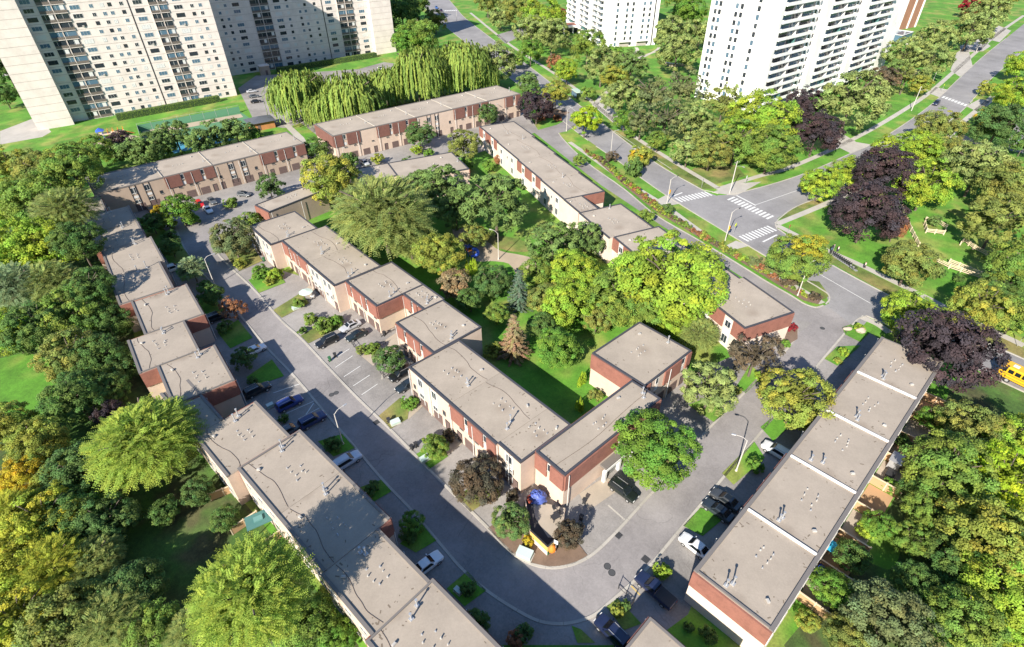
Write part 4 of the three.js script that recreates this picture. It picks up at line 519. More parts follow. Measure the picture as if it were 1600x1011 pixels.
function tree(x, y, rp, kind, where, o = {}) {
  const T = TREE[kind], r = rng(900 + tn++), kvar = 0.92 + r() * 0.16;
  let R = metres(rp, at(x, y, 6)), c, base, H;
  if (T[2] === 'spruce') { H = R * (o.h || 3.4); c = at(x, y, H * 0.42); } else if (T[2] === 'spires') { H = R * 2; c = at(x, y, R * 1); }
  else { const lift = T[2] === 'willow' ? 1.0 * R : 0.86 * R + Math.min(1.6, 0.25 * R) + (o.up || 0); c = at(x, y, lift); R = metres(rp, c) * (T[2] === 'willow' ? 1.22 : 1.07); H = lift + 0.74 * R; }
  base = V(c.x, 0, c.z);
  const g = thing(T[0], `${o.desc || T[1]} ${where}`, T[2] === 'spires' ? 'hedge' : 'tree', base, r() * 6.28, o.group), px_ = metres(1, c), near = R / px_ > 26, vi = Math.floor(r() * 3);
  const lm = leafMat[o.leaf || T[3]];
  if (T[2] === 'spruce') { part('trunk', cyl(0.24, 0.08, 1, 8), M.bark, g, [0, 0, 0], 0, [1, H * 0.8, 1]); part('crown', GEO.spruce(vi), lm, g, [0, 0, 0], 0, [R / 0.27, H, R / 0.27]); return g; }
  if (T[2] === 'spires') { part('trunk', cyl(0.08, 0.04, 1, 6), M.bark, g, [0, 0, 0], 0, [1, H * 0.6, 1]); part('crown', GEO.spires(vi), lm, g, [0, 0, 0], 0, [R, R, R]); return g; }
  const cy = H - 0.74 * R, big = rp > 24, cg = T[2] === 'broad' ? (big ? GEO.broadN(vi) : rp > 14 ? GEO.broadM(vi) : GEO.broadF(vi)) : T[2] === 'pine' ? (big ? GEO.pineN(vi) : GEO.pineF(vi)) : T[2] === 'frond' ? (big ? GEO.frondN(vi) : GEO.frondM(vi)) : T[2] === 'willow' ? GEO.willow(vi) : GEO.sparse(vi);
  const tr = part('trunk', cyl(1, 0.55, 1, 9), M.bark, g, [0, 0, 0], 0, [R * 0.05, cy + 0.1 * R, R * 0.05]); part('limbs', T[2] === 'sparse' ? GEO.limbsS(vi) : GEO.limbs(vi), M.bark, g, [0, cy, 0], 0, [R, R, R]).name = 'branch';
  part('crown', cg, lm, g, [0, cy, 0], 0, [R * 1.06, R * (o.flat || 1) * kvar * (T[2] === 'willow' ? 0.86 : 1), R * 1.06]); if (o.cap) part('crown', GEO.broadM(vi), leafMat[o.cap], g, [-R * 0.25, cy + R * 0.45, -R * 0.1], 0, [R * 0.62, R * 0.55, R * 0.62]);
  return g;
}
function bush(x, y, rp, leaf, label, o = {}) { const R = metres(rp, at(x, y, 0.8)), c = at(x, y, R * 0.6), r = rng(5000 + tn++); const g = thing(o.name || 'shrub', label, o.cat || 'shrub', V(c.x, 0, c.z), r() * 6.28, o.group); part('stem', cyl(0.07, 0.04, 1, 5), M.bark, g, [0, 0, 0], 0, [1, R * 0.9, 1]); part('foliage', rp > 7 ? GEO.bush(Math.floor(r() * 3)) : GEO.tiny(Math.floor(r() * 3)), leafMat[leaf], g, [0, R * 0.68, 0], 0, [R * 1.1, R * (o.tall || 1), R * 1.1]); return g; }

// the wood left of the stepped row
tree(20, 262, 30, 'y', 'at the wood edge below the playground lawn'); tree(66, 268, 34, 'o', 'beside the yellow tree at the top of the wood'); tree(114, 268, 40, 'g', 'touching the corner row roof end', { up: 5 }); tree(60, 318, 46, 'g', 'in the upper wood facing the corner row'); tree(22, 330, 34, 'l', 'in the upper wood by the picture edge'); tree(104, 330, 42, 'e', 'close to the top of the stepped row roof', { up: 5 }); tree(20, 392, 46, 'l', 'in a bright clump half way up the wood'); tree(70, 388, 44, 'l', 'in front of the dark strip beside the stepped row'); tree(122, 378, 32, 'd', 'pressed against the upper stepped row wall', { up: 5 });
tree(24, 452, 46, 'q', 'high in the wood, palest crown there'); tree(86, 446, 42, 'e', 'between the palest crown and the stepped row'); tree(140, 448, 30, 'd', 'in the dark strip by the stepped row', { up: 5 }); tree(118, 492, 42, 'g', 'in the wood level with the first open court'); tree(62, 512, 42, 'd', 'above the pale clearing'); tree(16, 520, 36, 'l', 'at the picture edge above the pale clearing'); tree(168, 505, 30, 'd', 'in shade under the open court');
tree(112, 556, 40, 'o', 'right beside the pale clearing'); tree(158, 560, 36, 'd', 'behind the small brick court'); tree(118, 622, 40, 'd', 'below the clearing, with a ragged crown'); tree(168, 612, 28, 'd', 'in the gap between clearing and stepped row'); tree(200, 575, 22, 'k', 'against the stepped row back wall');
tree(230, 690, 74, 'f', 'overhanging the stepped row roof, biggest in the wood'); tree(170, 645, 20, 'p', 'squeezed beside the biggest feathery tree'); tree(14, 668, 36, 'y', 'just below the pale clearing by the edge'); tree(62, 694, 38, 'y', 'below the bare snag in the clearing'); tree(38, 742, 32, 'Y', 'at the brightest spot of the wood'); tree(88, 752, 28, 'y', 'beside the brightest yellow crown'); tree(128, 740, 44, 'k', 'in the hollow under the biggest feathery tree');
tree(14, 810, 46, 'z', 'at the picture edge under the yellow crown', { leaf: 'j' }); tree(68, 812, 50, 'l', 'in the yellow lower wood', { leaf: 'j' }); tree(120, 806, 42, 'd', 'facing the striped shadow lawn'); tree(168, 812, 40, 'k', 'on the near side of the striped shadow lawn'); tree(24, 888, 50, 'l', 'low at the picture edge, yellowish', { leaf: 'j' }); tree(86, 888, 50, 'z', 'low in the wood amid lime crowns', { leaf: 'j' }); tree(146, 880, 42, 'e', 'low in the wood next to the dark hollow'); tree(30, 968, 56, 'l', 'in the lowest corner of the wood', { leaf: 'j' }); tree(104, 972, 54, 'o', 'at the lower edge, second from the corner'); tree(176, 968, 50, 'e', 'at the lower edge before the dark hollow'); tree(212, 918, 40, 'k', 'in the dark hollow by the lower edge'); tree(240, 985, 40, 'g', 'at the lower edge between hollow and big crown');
tree(392, 930, 84, 'f', 'beside the taller stepped row, lowest big crown', { up: 6 }); tree(306, 985, 42, 'e', 'at the lower edge beside the lowest big crown'); tree(476, 975, 44, 'g', 'under the brick wall of the stepped row'); tree(528, 996, 26, 'm', 'at the lower edge under the stepped row wall'); tree(258, 800, 22, 'd', 'shading the striped lawn behind the gazebo'); tree(310, 770, 22, 'k', 'in the back yard above the gazebo'); tree(352, 812, 20, 'd', 'in the back yard next to the teal gazebo');
// around the towers, upper left
tree(10, 110, 24, 'd', 'on the far side of the near cream tower'); tree(6, 150, 18, 'd', 'by the fence behind the near cream tower'); tree(2, 80, 18, 'o', 'behind the blank end of the cream tower', {});
tree(206, 236, 23, 'P', 'first of the pines behind the corner row'); tree(240, 230, 25, 'P', 'second of the pines behind the corner row'); tree(274, 214, 27, 'P', 'tall, mid pine between court and corner row'); tree(310, 226, 22, 'P', 'low, before the blue court'); tree(340, 212, 22, 'P', 'narrow, second from the alley end'); tree(368, 206, 23, 'P', 'nearest the utility hut'); tree(186, 225, 20, 'p', 'by the playground behind the corner row'); tree(402, 216, 10, 'm', 'small, beside the utility hut', {}); tree(150, 240, 26, 'g', 'by the playground path'); 
tree(468, 146, 40, 'w', 'over the parking lot, first of the row'); tree(552, 152, 44, 'w', 'behind the upper row near the mown lawn'); tree(652, 112, 42, 'w', 'behind the middle of the upper row'); tree(718, 100, 40, 'w', 'last of the row towards the road'); tree(776, 100, 32, 'G', 'loose crown between willows and road', { desc: 'grey green tree' });
tree(655, 58, 26, 'g', 'beside the blank end of the far cream tower'); tree(680, 34, 16, 'o', 'small one at the road bend behind the willows'); tree(636, 66, 22, 'm', 'against the far cream tower shadow'); tree(618, 140, 18, 'd', 'under the willows by the parked white car'); tree(692, 134, 13, 'B', 'peeping between the willow curtains'); tree(826, 128, 16, 'P', 'conical, beside the upper row end', {}); tree(805, 96, 12, 'g', 'small, on the near verge of the main road'); tree(830, 142, 14, 'd', 'tucked behind the purple tree');
tree(628, 22, 26, 'd', 'in the shadow of the far cream tower'); tree(650, 6, 22, 'd', 'at the top edge beside the far cream tower');
// along the main road and the white towers
tree(762, 6, 18, 'o', 'at the top edge over the mown bank'); tree(782, 28, 17, 'G', 'on the mown bank by the drive'); tree(812, 16, 26, 'o', 'above the drive to the red roofed pavilion'); tree(846, 30, 30, 'l', 'beside the red roofed pavilion'); tree(830, 48, 26, 'G', 'leaning over the drive entrance'); tree(862, 58, 26, 'G', 'below the red roofed pavilion'); tree(829, 82, 18, 'm', 'on the far pavement, casting a round shadow'); tree(868, 98, 12, 'r', 'between two green trees by the far pavement'); tree(886, 112, 18, 'l', 'next to the small rusty orange tree'); tree(873, 22, 11, 'R', 'at the foot of the tall white tower');
tree(918, 76, 24, 'g', 'below the balconies of the tall white tower'); tree(940, 104, 28, 'G', 'large, in the middle of the far bank'); tree(986, 106, 28, 'P', 'on the lawn before the tall white tower'); tree(960, 124, 20, 'y', 'between the two bank pines'); tree(898, 70, 14, 'v', 'thin, near the red roofed pavilion lawn');
tree(1058, 82, 32, 'G', 'in front of the retaining wall, upper'); tree(1050, 52, 28, 'G', 'above the retaining wall pine'); tree(1076, 22, 24, 'm', 'between the two white towers'); tree(1094, 52, 22, 'G', 'hugging the left wall of the big white tower'); tree(1062, -2, 20, 'g', 'at the top edge between the white towers'); tree(960, 84, 12, 'm', 'low beside the tall white tower wall');
tree(838, 166, 25, 'p', 'at the end of the upper row'); tree(868, 148, 20, 'Y', 'shading the main road near the bus shelter', { leaf: 'y' }); tree(914, 190, 23, 'l', 'standing alone between lane and main road', { leaf: 'c', desc: 'round brilliant lime tree' }); tree(918, 146, 11, 'g', 'small, beside the bus shelter');
tree(970, 152, 28, 'G', 'first of the loose clump on the far bank'); tree(1018, 150, 34, 'v', 'in the loose clump, before the big white tower'); tree(1064, 142, 34, 'v', 'touching the big white tower corner'); tree(1002, 190, 26, 'v', 'in the loose clump by the far pavement'); tree(1040, 190, 34, 'v', 'with a pale trunk over the far bank'); tree(975, 190, 15, 'm', 'small, on the far pavement edge'); tree(1082, 190, 30, 'G', 'between the loose clump and the bright maple'); tree(1028, 222, 15, 'g', 'low at the foot of the loose clump'); tree(1075, 236, 24, 'G', 'lowest before the corner lawn'); tree(1112, 234, 30, 'o', 'behind the corner lawn of the crossing');
tree(1190, 192, 46, 'g', 'largest before the big white tower', { leaf: 'l' }); tree(1150, 222, 34, 'g', 'broad, behind the corner lawn'); tree(1204, 234, 36, 'g', 'over the side street pavement'); tree(1160, 138, 22, 'G', 'tall, against the window columns'); tree(1130, 164, 24, 'G', 'brown patched, before the window columns', { leaf: 'o', desc: 'browning pine' }); tree(1258, 166, 26, 'p', 'upper one before the balconies'); tree(1276, 208, 34, 'p', 'lower one over the side street drive'); tree(1330, 158, 48, 'P', 'huge and rounded beside the side street', { leaf: 'G', desc: 'rounded green pine' }); tree(1228, 128, 18, 'e', 'under the lowest balconies'); tree(1262, 118, 16, 'm', 'bright, under the lowest balconies'); tree(1378, 128, 22, 'p', 'thin, beside the pine by the side street', { leaf: 'B', desc: 'dull purple brown tree' });
tree(1412, 88, 26, 'G', 'below the loading wall'); tree(1450, 98, 28, 'G', 'on the side street bank, wide'); tree(1462, 62, 26, 'G', 'above the side street bank'); tree(1416, 122, 22, 'B', 'brownish, along the upper pavement', { leaf: 'o' }); tree(1436, 134, 15, 'o', 'yellow brown, at the upper pavement', { leaf: 'y' }); tree(1400, 108, 16, 'P', 'small, near the loading wall'); tree(1520, 44, 30, 'G', 'on the bright lawn beside the side street'); tree(1548, 20, 26, 'G', 'far up the side street'); tree(1516, 12, 13, 'p', 'far up by the brown brick block', { leaf: 'R', desc: 'small dark red tree' }); tree(1560, 2, 22, 'o', 'at the top edge by the side street');
// the park on the right
tree(1282, 288, 26, 'g', 'on the verge corner of the side street', { leaf: 'l' }); tree(1333, 269, 27, 'l', 'second along the side street verge'); tree(1386, 270, 42, 'p', 'upper of the two in the park'); tree(1356, 332, 48, 'p', 'lower of the two in the park, broadest'); tree(1448, 290, 38, 'l', 'in the park beside the purple pair'); tree(1394, 238, 26, 'l', 'third along the side street verge'); tree(1436, 236, 32, 'g', 'fourth along the side street verge', { leaf: 'l' }); tree(1468, 200, 30, 'o', 'near the upper zebra crossing'); tree(1478, 242, 26, 'o', 'over the sandy path fork');
tree(1530, 262, 44, 'G', 'upper one at the edge of the fenced lawn'); tree(1580, 296, 44, 'o', 'by the picture edge above the fenced lawn'); tree(1560, 346, 46, 'G', 'inside the long split rail fence', { leaf: 'o' }); tree(1592, 422, 42, 'g', 'below the long split rail fence'); tree(1564, 448, 28, 'd', 'in the shade of the long split rail fence'); tree(1422, 412, 37, 'o', 'by the far pavement with a visible fork', { leaf: 'o', desc: 'spreading olive tree' }); tree(1400, 356, 15, 'r', 'slim, beside the rail fence in the park', { flat: 1.7, up: 1.5 }); tree(1244, 404, 40, 'g', 'on the flower strip, its top turning yellow', { cap: 'x' });
tree(1424, 490, 36, 'l', 'over the main road at the bus side'); tree(1480, 548, 62, 'p', 'biggest, over the straight row end'); tree(1536, 482, 38, 'y', 'on the park side of the main road'); tree(1590, 492, 34, 'g', 'at the picture edge by the main road'); tree(1560, 198, 34, 'k', 'at the street corner car park'); tree(1544, 186, 16, 'Y', 'at the street corner pavement'); tree(1588, 148, 26, 'l', 'on the far side of the side street, big'); tree(1596, 104, 22, 'l', 'farther up across the side street'); tree(1541, 138, 11, 'y', 'small, across from the zebra crossing'); tree(1516, 250, 22, 'g', 'behind the sandy path fork'); tree(1598, 230, 14, 'd', 'by the silver car in the corner car park'); tree(1460, 345, 9, 'P', 'young, inside the small square rail pen', {});
// the wood right of the straight row
tree(1456, 655, 20, 'm', 'behind the purple tree by the back fences'); tree(1520, 672, 44, 'o', 'behind the straight row, upper'); tree(1584, 690, 44, 'l', 'at the picture edge below the bus'); tree(1484, 738, 56, 'o', 'behind the straight row, large and rounded', { leaf: 'g' }); tree(1568, 748, 50, 'l', 'between the rounded crowns and the edge', { leaf: 'c' }); tree(1428, 770, 22, 'd', 'small, at the back fences'); tree(1452, 800, 32, 'g', 'above the little clearing'); tree(1374, 822, 22, 'm', 'beside the little clearing', {}); tree(1426, 842, 26, 'g', 'on the far side of the little clearing'); tree(1494, 820, 30, 'd', 'in the dark gap of the lower wood'); tree(1552, 848, 64, 'y', 'largest yellowing crown of the lower wood', { leaf: 'y' }); tree(1500, 880, 40, 'd', 'in the deep shade below the yellowing crown'); tree(1574, 930, 56, 'l', 'below the largest yellowing crown', {}); tree(1500, 968, 48, 'g', 'at the lower edge, right of the rounded olive crown'); tree(1386, 968, 56, 'o', 'rounded, near the bare brick end wall', { leaf: 'v' }); tree(1298, 918, 28, 'm', 'growing against the back fences'); tree(1262, 972, 16, 'Y', 'small, by the lowest back fence', { leaf: 'y' }); tree(1432, 912, 30, 'd', 'in the hollow above the rounded olive crown'); tree(1330, 1000, 34, 'o', 'at the lower edge near the end wall'); tree(1594, 1000, 40, 'l', 'in the lower corner of the right wood'); tree(1448, 1004, 34, 'd', 'at the lower edge in the hollow'); tree(1330, 870, 24, 'd', 'in shade behind the blue lidded yard');
// the courtyard
tree(598, 335, 74, 'e', 'filling the head of the courtyard'); tree(516, 282, 40, 'y', 'between the low block and the pale crown'); tree(690, 296, 36, 'P', 'upper one beside the courtyard block'); tree(712, 328, 32, 'P', 'lower one beside the pale crown'); tree(775, 318, 54, 'P', 'massive, at the play area', { leaf: 'P', desc: 'big rounded dark pine' }); tree(686, 396, 34, 'y', 'hanging over the centre row roof'); tree(712, 446, 24, 'o', 'tan leaved, at the play area edge', { leaf: 'S', desc: 'tan browning tree' }); tree(864, 382, 38, 'P', 'dome shaped by the long lane row'); tree(914, 374, 30, 'P', 'touching the long lane row wall'); tree(769, 440, 26, 'k', 'beside the play path'); tree(811, 455, 22, 's', 'next to the play path'); tree(803, 528, 27, 'S', 'in the middle of the courtyard lawn', { h: 3.2 }); tree(897, 424, 36, 'l', 'upper one in the courtyard'); tree(888, 474, 38, 'l', 'middle one in the courtyard'); tree(872, 545, 32, 'm', 'low and glossy on the courtyard lawn'); tree(852, 468, 26, 'o', 'between the spruces and the lime crowns'); tree(968, 466, 44, 'l', 'left half of the great courtyard maple pair', { leaf: 'g' }); tree(1046, 436, 72, 'l', 'great spreading crown over the lane row roof', { leaf: 'l' }); tree(1092, 524, 28, 'e', 'pale, beside the end of the lane row'); tree(1000, 420, 34, 'y', 'yellow topped, behind the great courtyard crown', { leaf: 'l' }); tree(640, 262, 14, 'd', 'dark, behind the courtyard block');
// street trees of the estate
tree(1110, 606, 42, 'G', 'rounded, beside the square block'); tree(1180, 556, 40, 'v', 'at the corner of the lane row end', { leaf: 'B' , desc: 'dull olive bare limbed tree' }); tree(1242, 624, 48, 'y', 'golden, at the kerb before the straight row', { desc: 'golden green street tree' }); tree(1022, 702, 56, 'm', 'wide crowned, before the long brick corner house'); tree(746, 752, 36, 'u', 'before the brick panelled house'); tree(798, 815, 26, 'u', 'left of the yellow walled terrace', { leaf: 'P' }); tree(888, 836, 22, 'u', 'right of the yellow walled terrace');
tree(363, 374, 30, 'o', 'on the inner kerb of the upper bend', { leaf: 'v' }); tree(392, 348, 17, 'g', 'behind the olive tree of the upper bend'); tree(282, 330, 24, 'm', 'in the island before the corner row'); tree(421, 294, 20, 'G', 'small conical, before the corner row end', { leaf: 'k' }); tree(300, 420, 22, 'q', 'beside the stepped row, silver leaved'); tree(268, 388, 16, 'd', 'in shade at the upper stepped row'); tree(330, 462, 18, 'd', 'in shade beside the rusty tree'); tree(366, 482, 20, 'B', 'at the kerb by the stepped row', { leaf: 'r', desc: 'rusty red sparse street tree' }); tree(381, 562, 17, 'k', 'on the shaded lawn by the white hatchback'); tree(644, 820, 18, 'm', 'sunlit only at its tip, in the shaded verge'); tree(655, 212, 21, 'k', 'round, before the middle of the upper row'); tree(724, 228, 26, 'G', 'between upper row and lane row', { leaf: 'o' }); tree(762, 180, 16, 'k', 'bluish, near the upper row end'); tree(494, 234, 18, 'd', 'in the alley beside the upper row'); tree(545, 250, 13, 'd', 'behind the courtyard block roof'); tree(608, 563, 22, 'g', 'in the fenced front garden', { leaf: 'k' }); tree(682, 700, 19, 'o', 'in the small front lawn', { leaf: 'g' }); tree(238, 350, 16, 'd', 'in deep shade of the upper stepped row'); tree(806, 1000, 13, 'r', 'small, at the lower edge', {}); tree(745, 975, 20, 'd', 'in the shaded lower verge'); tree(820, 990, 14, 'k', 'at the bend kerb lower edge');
tree(910, 592, 12, 'c', 'beside the square block'); tree(906, 634, 12, 'c', 'in the shade line behind the corner house'); tree(734, 420, 13, 'c', 'clipped, at the play area');
tree(258, 228, 20, 'P', 'low, tucked between the first pines and the corner row'); tree(225, 245, 18, 'P', 'low, against the corner row roof edge'); tree(396, 208, 10, 'd', 'small, at the hut wall');
tree(512, 172, 30, 'w', 'filling the gap between the first two willows'); tree(602, 132, 30, 'w', 'small, between the second and third willow'); tree(752, 118, 24, 'w', 'low, trailing off towards the upper row end');
tree(936, 452, 34, 'g', 'behind the upper lime crown of the courtyard', { leaf: 'l' }); tree(932, 500, 24, 'o', 'small, under the great courtyard crown'); tree(1002, 482, 36, 'g', 'under the great spreading crown, courtyard side'); tree(640, 372, 34, 'e', 'hanging over the centre row roof edge'); tree(742, 372, 20, 'o', 'small, at the upper rim of the play area'); tree(838, 428, 24, 'g', 'behind the blue green spruce'); tree(735, 470, 20, 'd', 'in shade beside the bluish dark tree'); tree(845, 512, 22, 'd', 'between the browning spruce and the glossy tree'); tree(656, 290, 26, 'P', 'half hidden behind the pale courtyard crown'); tree(776, 492, 18, 'g', 'narrow, behind the browning spruce'); tree(1060, 500, 30, 'g', 'under the great spreading crown, row end side', { leaf: 'l' });
tree(905, 250, 10, 'g', 'small, at the lane kerb below the lime tree'); tree(560, 345, 30, 'e', 'pale, filling the courtyard beside the head of the row');

// ---------------------------------------------------------------- vehicles
function loftBody(st) {                                   // st: [x, half width, bottom, top]
  const ring = ([x, w, b, t]) => { const h = t - b; return [[w * 0.86, b], [w, b + h * 0.28], [w, b + h * 0.66], [w * 0.9, t - h * 0.06], [w * 0.6, t], [-w * 0.6, t], [-w * 0.9, t - h * 0.06], [-w, b + h * 0.66], [-w, b + h * 0.28], [-w * 0.86, b]].map(([z, y]) => [x, y, z]); };
  const R = st.map(ring), n = 10, p = []; const tri = (a, b, c) => p.push(...a, ...b, ...c);
  for (let i = 0; i + 1 < R.length; i++) for (let k = 0; k < n; k++) { const a = R[i][k], b = R[i][(k + 1) % n], c = R[i + 1][(k + 1) % n], d = R[i + 1][k]; tri(a, b, c); tri(a, c, d); }
  for (let k = 1; k + 1 < n; k++) { tri(R[0][0], R[0][k + 1], R[0][k]); const Q = R.at(-1); tri(Q[0], Q[k], Q[k + 1]); }
  const g = new THREE.BufferGeometry(); g.setAttribute('position', new THREE.Float32BufferAttribute(p, 3)); g.setAttribute('uv', new THREE.Float32BufferAttribute(new Array(p.length / 3 * 2).fill(0), 2)); g.computeVertexNormals(); return g;
}
const quad = (a, b, c, d) => { const g = new THREE.BufferGeometry(); g.setAttribute('position', new THREE.Float32BufferAttribute([...a, ...b, ...c, ...a, ...c, ...d], 3)); g.setAttribute('uv', new THREE.Float32BufferAttribute([0, 0, 1, 0, 1, 1, 0, 0, 1, 1, 0, 1], 2)); g.computeVertexNormals(); return g; };
const CARS = {
  sedan: { L: 4.65, W: 1.82, body: [[-1, 0.74, 0.42, 0.82], [-0.94, 0.93, 0.25, 1.0], [-0.6, 1, 0.2, 1.04], [-0.3, 1, 0.2, 1.0], [0.35, 1, 0.2, 0.98], [0.72, 0.98, 0.2, 0.88], [0.94, 0.9, 0.24, 0.74], [1, 0.7, 0.38, 0.62]], cab: [-0.74, 0.42, -0.42, 0.12, 0.96, 1.46, 0.9, 0.68], ax: 0.59 },
  suv: { L: 4.75, W: 1.9, body: [[-1, 0.8, 0.45, 1.05], [-0.96, 0.95, 0.3, 1.12], [-0.5, 1, 0.26, 1.16], [0.3, 1, 0.26, 1.12], [0.72, 0.98, 0.26, 1.04], [0.94, 0.92, 0.3, 0.92], [1, 0.76, 0.44, 0.8]], cab: [-0.97, 0.46, -0.86, 0.14, 1.1, 1.74, 0.92, 0.74], ax: 0.6 },
  hatch: { L: 4.1, W: 1.75, body: [[-1, 0.8, 0.4, 0.95], [-0.95, 0.95, 0.25, 1.05], [-0.4, 1, 0.2, 1.06], [0.35, 1, 0.2, 1.0], [0.75, 0.97, 0.2, 0.9], [0.95, 0.9, 0.25, 0.76], [1, 0.72, 0.38, 0.64]], cab: [-0.95, 0.5, -0.76, 0.14, 0.98, 1.5, 0.9, 0.7], ax: 0.6 },
  pickup: { L: 5.6, W: 1.98, body: [[-1, 0.9, 0.5, 0.92], [-0.97, 0.97, 0.4, 1.0], [-0.14, 1, 0.36, 1.02], [-0.1, 1, 0.34, 1.14], [0.35, 1, 0.34, 1.14], [0.74, 0.98, 0.34, 1.1], [0.95, 0.93, 0.36, 0.98], [1, 0.82, 0.5, 0.86]], cab: [-0.12, 0.5, -0.08, 0.24, 1.1, 1.82, 0.92, 0.78], ax: 0.62 },
};
const wheelG = cyl(0.34, 0.34, 0.24, 16).clone().rotateX(Math.PI / 2).translate(0, 0, -0.12), rimG = cyl(0.2, 0.2, 0.26, 12).clone().rotateX(Math.PI / 2).translate(0, 0, -0.13);
const tyre = mat([0.02, 0.02, 0.02], 0.9), lampG = mat([0.75, 0.75, 0.72], 0.2), tailM = mat([0.35, 0.01, 0.01], 0.3), carGlass = mat([0.012, 0.016, 0.02], 0.06);
function carModel(kind) { return cached('car' + kind, () => { const c = CARS[kind], h = c.L / 2, w = c.W / 2, [a0, a1, b0, b1, y0, y1, q0, q1] = c.cab; const B = loftBody(c.body.map((s) => [s[0] * h, s[1] * w, s[2], s[3]]));
  const lo = [[a0 * h, q0 * w], [a1 * h, q0 * w]], hi = [[b0 * h, q1 * w], [b1 * h, q1 * w]], cab = loftBody([[a0 * h, q0 * w, y0 - 0.2, y0], [b0 * h, q1 * w * 1.08, y0 - 0.2, y1], [(b0 + b1) / 2 * h, q1 * w * 1.1, y0 - 0.2, y1 + 0.03], [b1 * h, q1 * w * 1.08, y0 - 0.2, y1 - 0.01], [a1 * h, q0 * w * 0.92, y0 - 0.22, y0 - 0.02]]);
  const mix = (p, q, t) => p.map((v, i) => v + (q[i] - v) * t), e = 0.02;
  const fr = (x0, y0_, x1, y1_, wa, wb, o) => quad([x0 + o, y0_, -wa], [x1 + o, y1_, -wb], [x1 + o, y1_, wb], [x0 + o, y0_, wa]);
  const wind = fr(lerp(a1, b1, 0.1) * h, lerp(y0, y1, 0.1) + 0.03, lerp(a1, b1, 0.9) * h, lerp(y0, y1, 0.92) + 0.04, q0 * w * 0.8, q1 * w * 0.86, 0.02), rear = fr(lerp(a0, b0, 0.15) * h, lerp(y0, y1, 0.15) + 0.03, lerp(a0, b0, 0.9) * h, lerp(y0, y1, 0.92) + 0.04, q0 * w * 0.78, q1 * w * 0.84, -0.02);
  const side = (s) => quad([lerp(a0, a1, 0.14) * h, y0 + 0.05, s * (q0 * w * 1.0 + 0.03)], [lerp(a0, a1, 0.87) * h, y0 + 0.03, s * (q0 * w * 1.0 + 0.03)], [b1 * h - 0.03, y1 - 0.1, s * (q1 * w * 1.02 + 0.04)], [b0 * h + 0.06, y1 - 0.1, s * (q1 * w * 1.02 + 0.04)]);
  return { body: merge([B, cab]), wind, rear, sideL: side(-1), sideR: side(1), c }; }); }
function car(kind, x, y, az, rgb, label, o = {}) {
  const m = carModel(kind), c = m.c, p = at(x, y, 0.7), t = thing(o.name || 'parked_car', label, o.cat || (kind === 'suv' ? 'SUV' : kind === 'pickup' ? 'pickup truck' : 'car'), V(p.x, o.y || 0.025, p.z), turnOf(az));
  const paint = new THREE.MeshPhysicalMaterial({ color: new THREE.Color().setRGB(...rgb), roughness: 0.4, metalness: 0.15, clearcoat: 0.8, clearcoatRoughness: 0.08, side: THREE.DoubleSide });
  part('body', m.body, paint, t); part('windscreen', m.wind, carGlass, t); part('rear_window', m.rear, carGlass, t); part('side_window', m.sideL, carGlass, t); part('side_window', m.sideR, carGlass, t);
  for (const sx of [-1, 1]) for (const sz of [-1, 1]) { const w = part('wheel', wheelG, tyre, t, [sx * c.ax * c.L / 2, 0.34, sz * (c.W / 2 - 0.1)]); part('rim', rimG, M.metal, w); }
  const yb = c.body.at(-1)[3], yr = c.body[0][3]; for (const s of [-1, 1]) { part('headlight', uvBox(0.1, 0.14, 0.36), lampG, t, [c.L / 2 - 0.05, yb - 0.02, s * c.W * 0.3]); part('tail_light', uvBox(0.08, 0.16, 0.3), tailM, t, [-c.L / 2 + 0.03, yr - 0.1, s * c.W * 0.32]); part('mirror', uvBox(0.14, 0.14, 0.2), paint, t, [c.cab[1] * c.L / 2 - 0.35, c.cab[4] + 0.08, s * (c.W / 2 + 0.06)]); }
  if (kind === 'suv') for (const s of [-1, 1]) part('roof_rail', uvBox(1.9, 0.05, 0.05), M.metal, t, [-0.7, 1.83, s * 0.6]);
  if (o.sunroof) part('sunroof', uvBox(0.8, 0.02, 0.9), carGlass, t, [-0.25, c.cab[5] + 0.045, 0]);
  if (kind === 'pickup') part('bed_cover', uvBox(2.2, 0.06, 1.7), M.dark, t, [-1.55, 1.03, 0]);
  return t;
}
const cWhite = [0.78, 0.78, 0.78], cBlack = [0.012, 0.013, 0.015], cGrey = [0.1, 0.11, 0.12], cSil = [0.45, 0.46, 0.48], cBlue = [0.02, 0.04, 0.2], cNavy = [0.015, 0.022, 0.06];
const U = 48.5, D = 228.5;                                // stalls of the centre row run across the ring road
car('hatch', 312, 318, 140, [0.6, 0.015, 0.02], 'red hatchback parked before the corner row garages'); car('sedan', 325, 327, 140, cWhite, 'white sedan parked beside the red hatchback'); car('sedan', 331, 313, 140, cGrey, 'dark grey sedan against the garage behind the white sedan'); car('hatch', 381, 303, 100, cGrey, 'grey hatchback alone before the third corner row house', { sunroof: 1 });
car('sedan', 236, 326, 140, cBlack, 'dark car in deep shade beside the corner row garages'); car('sedan', 488 / 1, 243, 60, cSil, 'silver car hidden in the alley beside the upper row', {}); car('hatch', 570, 254, 140, cSil, 'silver car before the grey garage court, upper row');
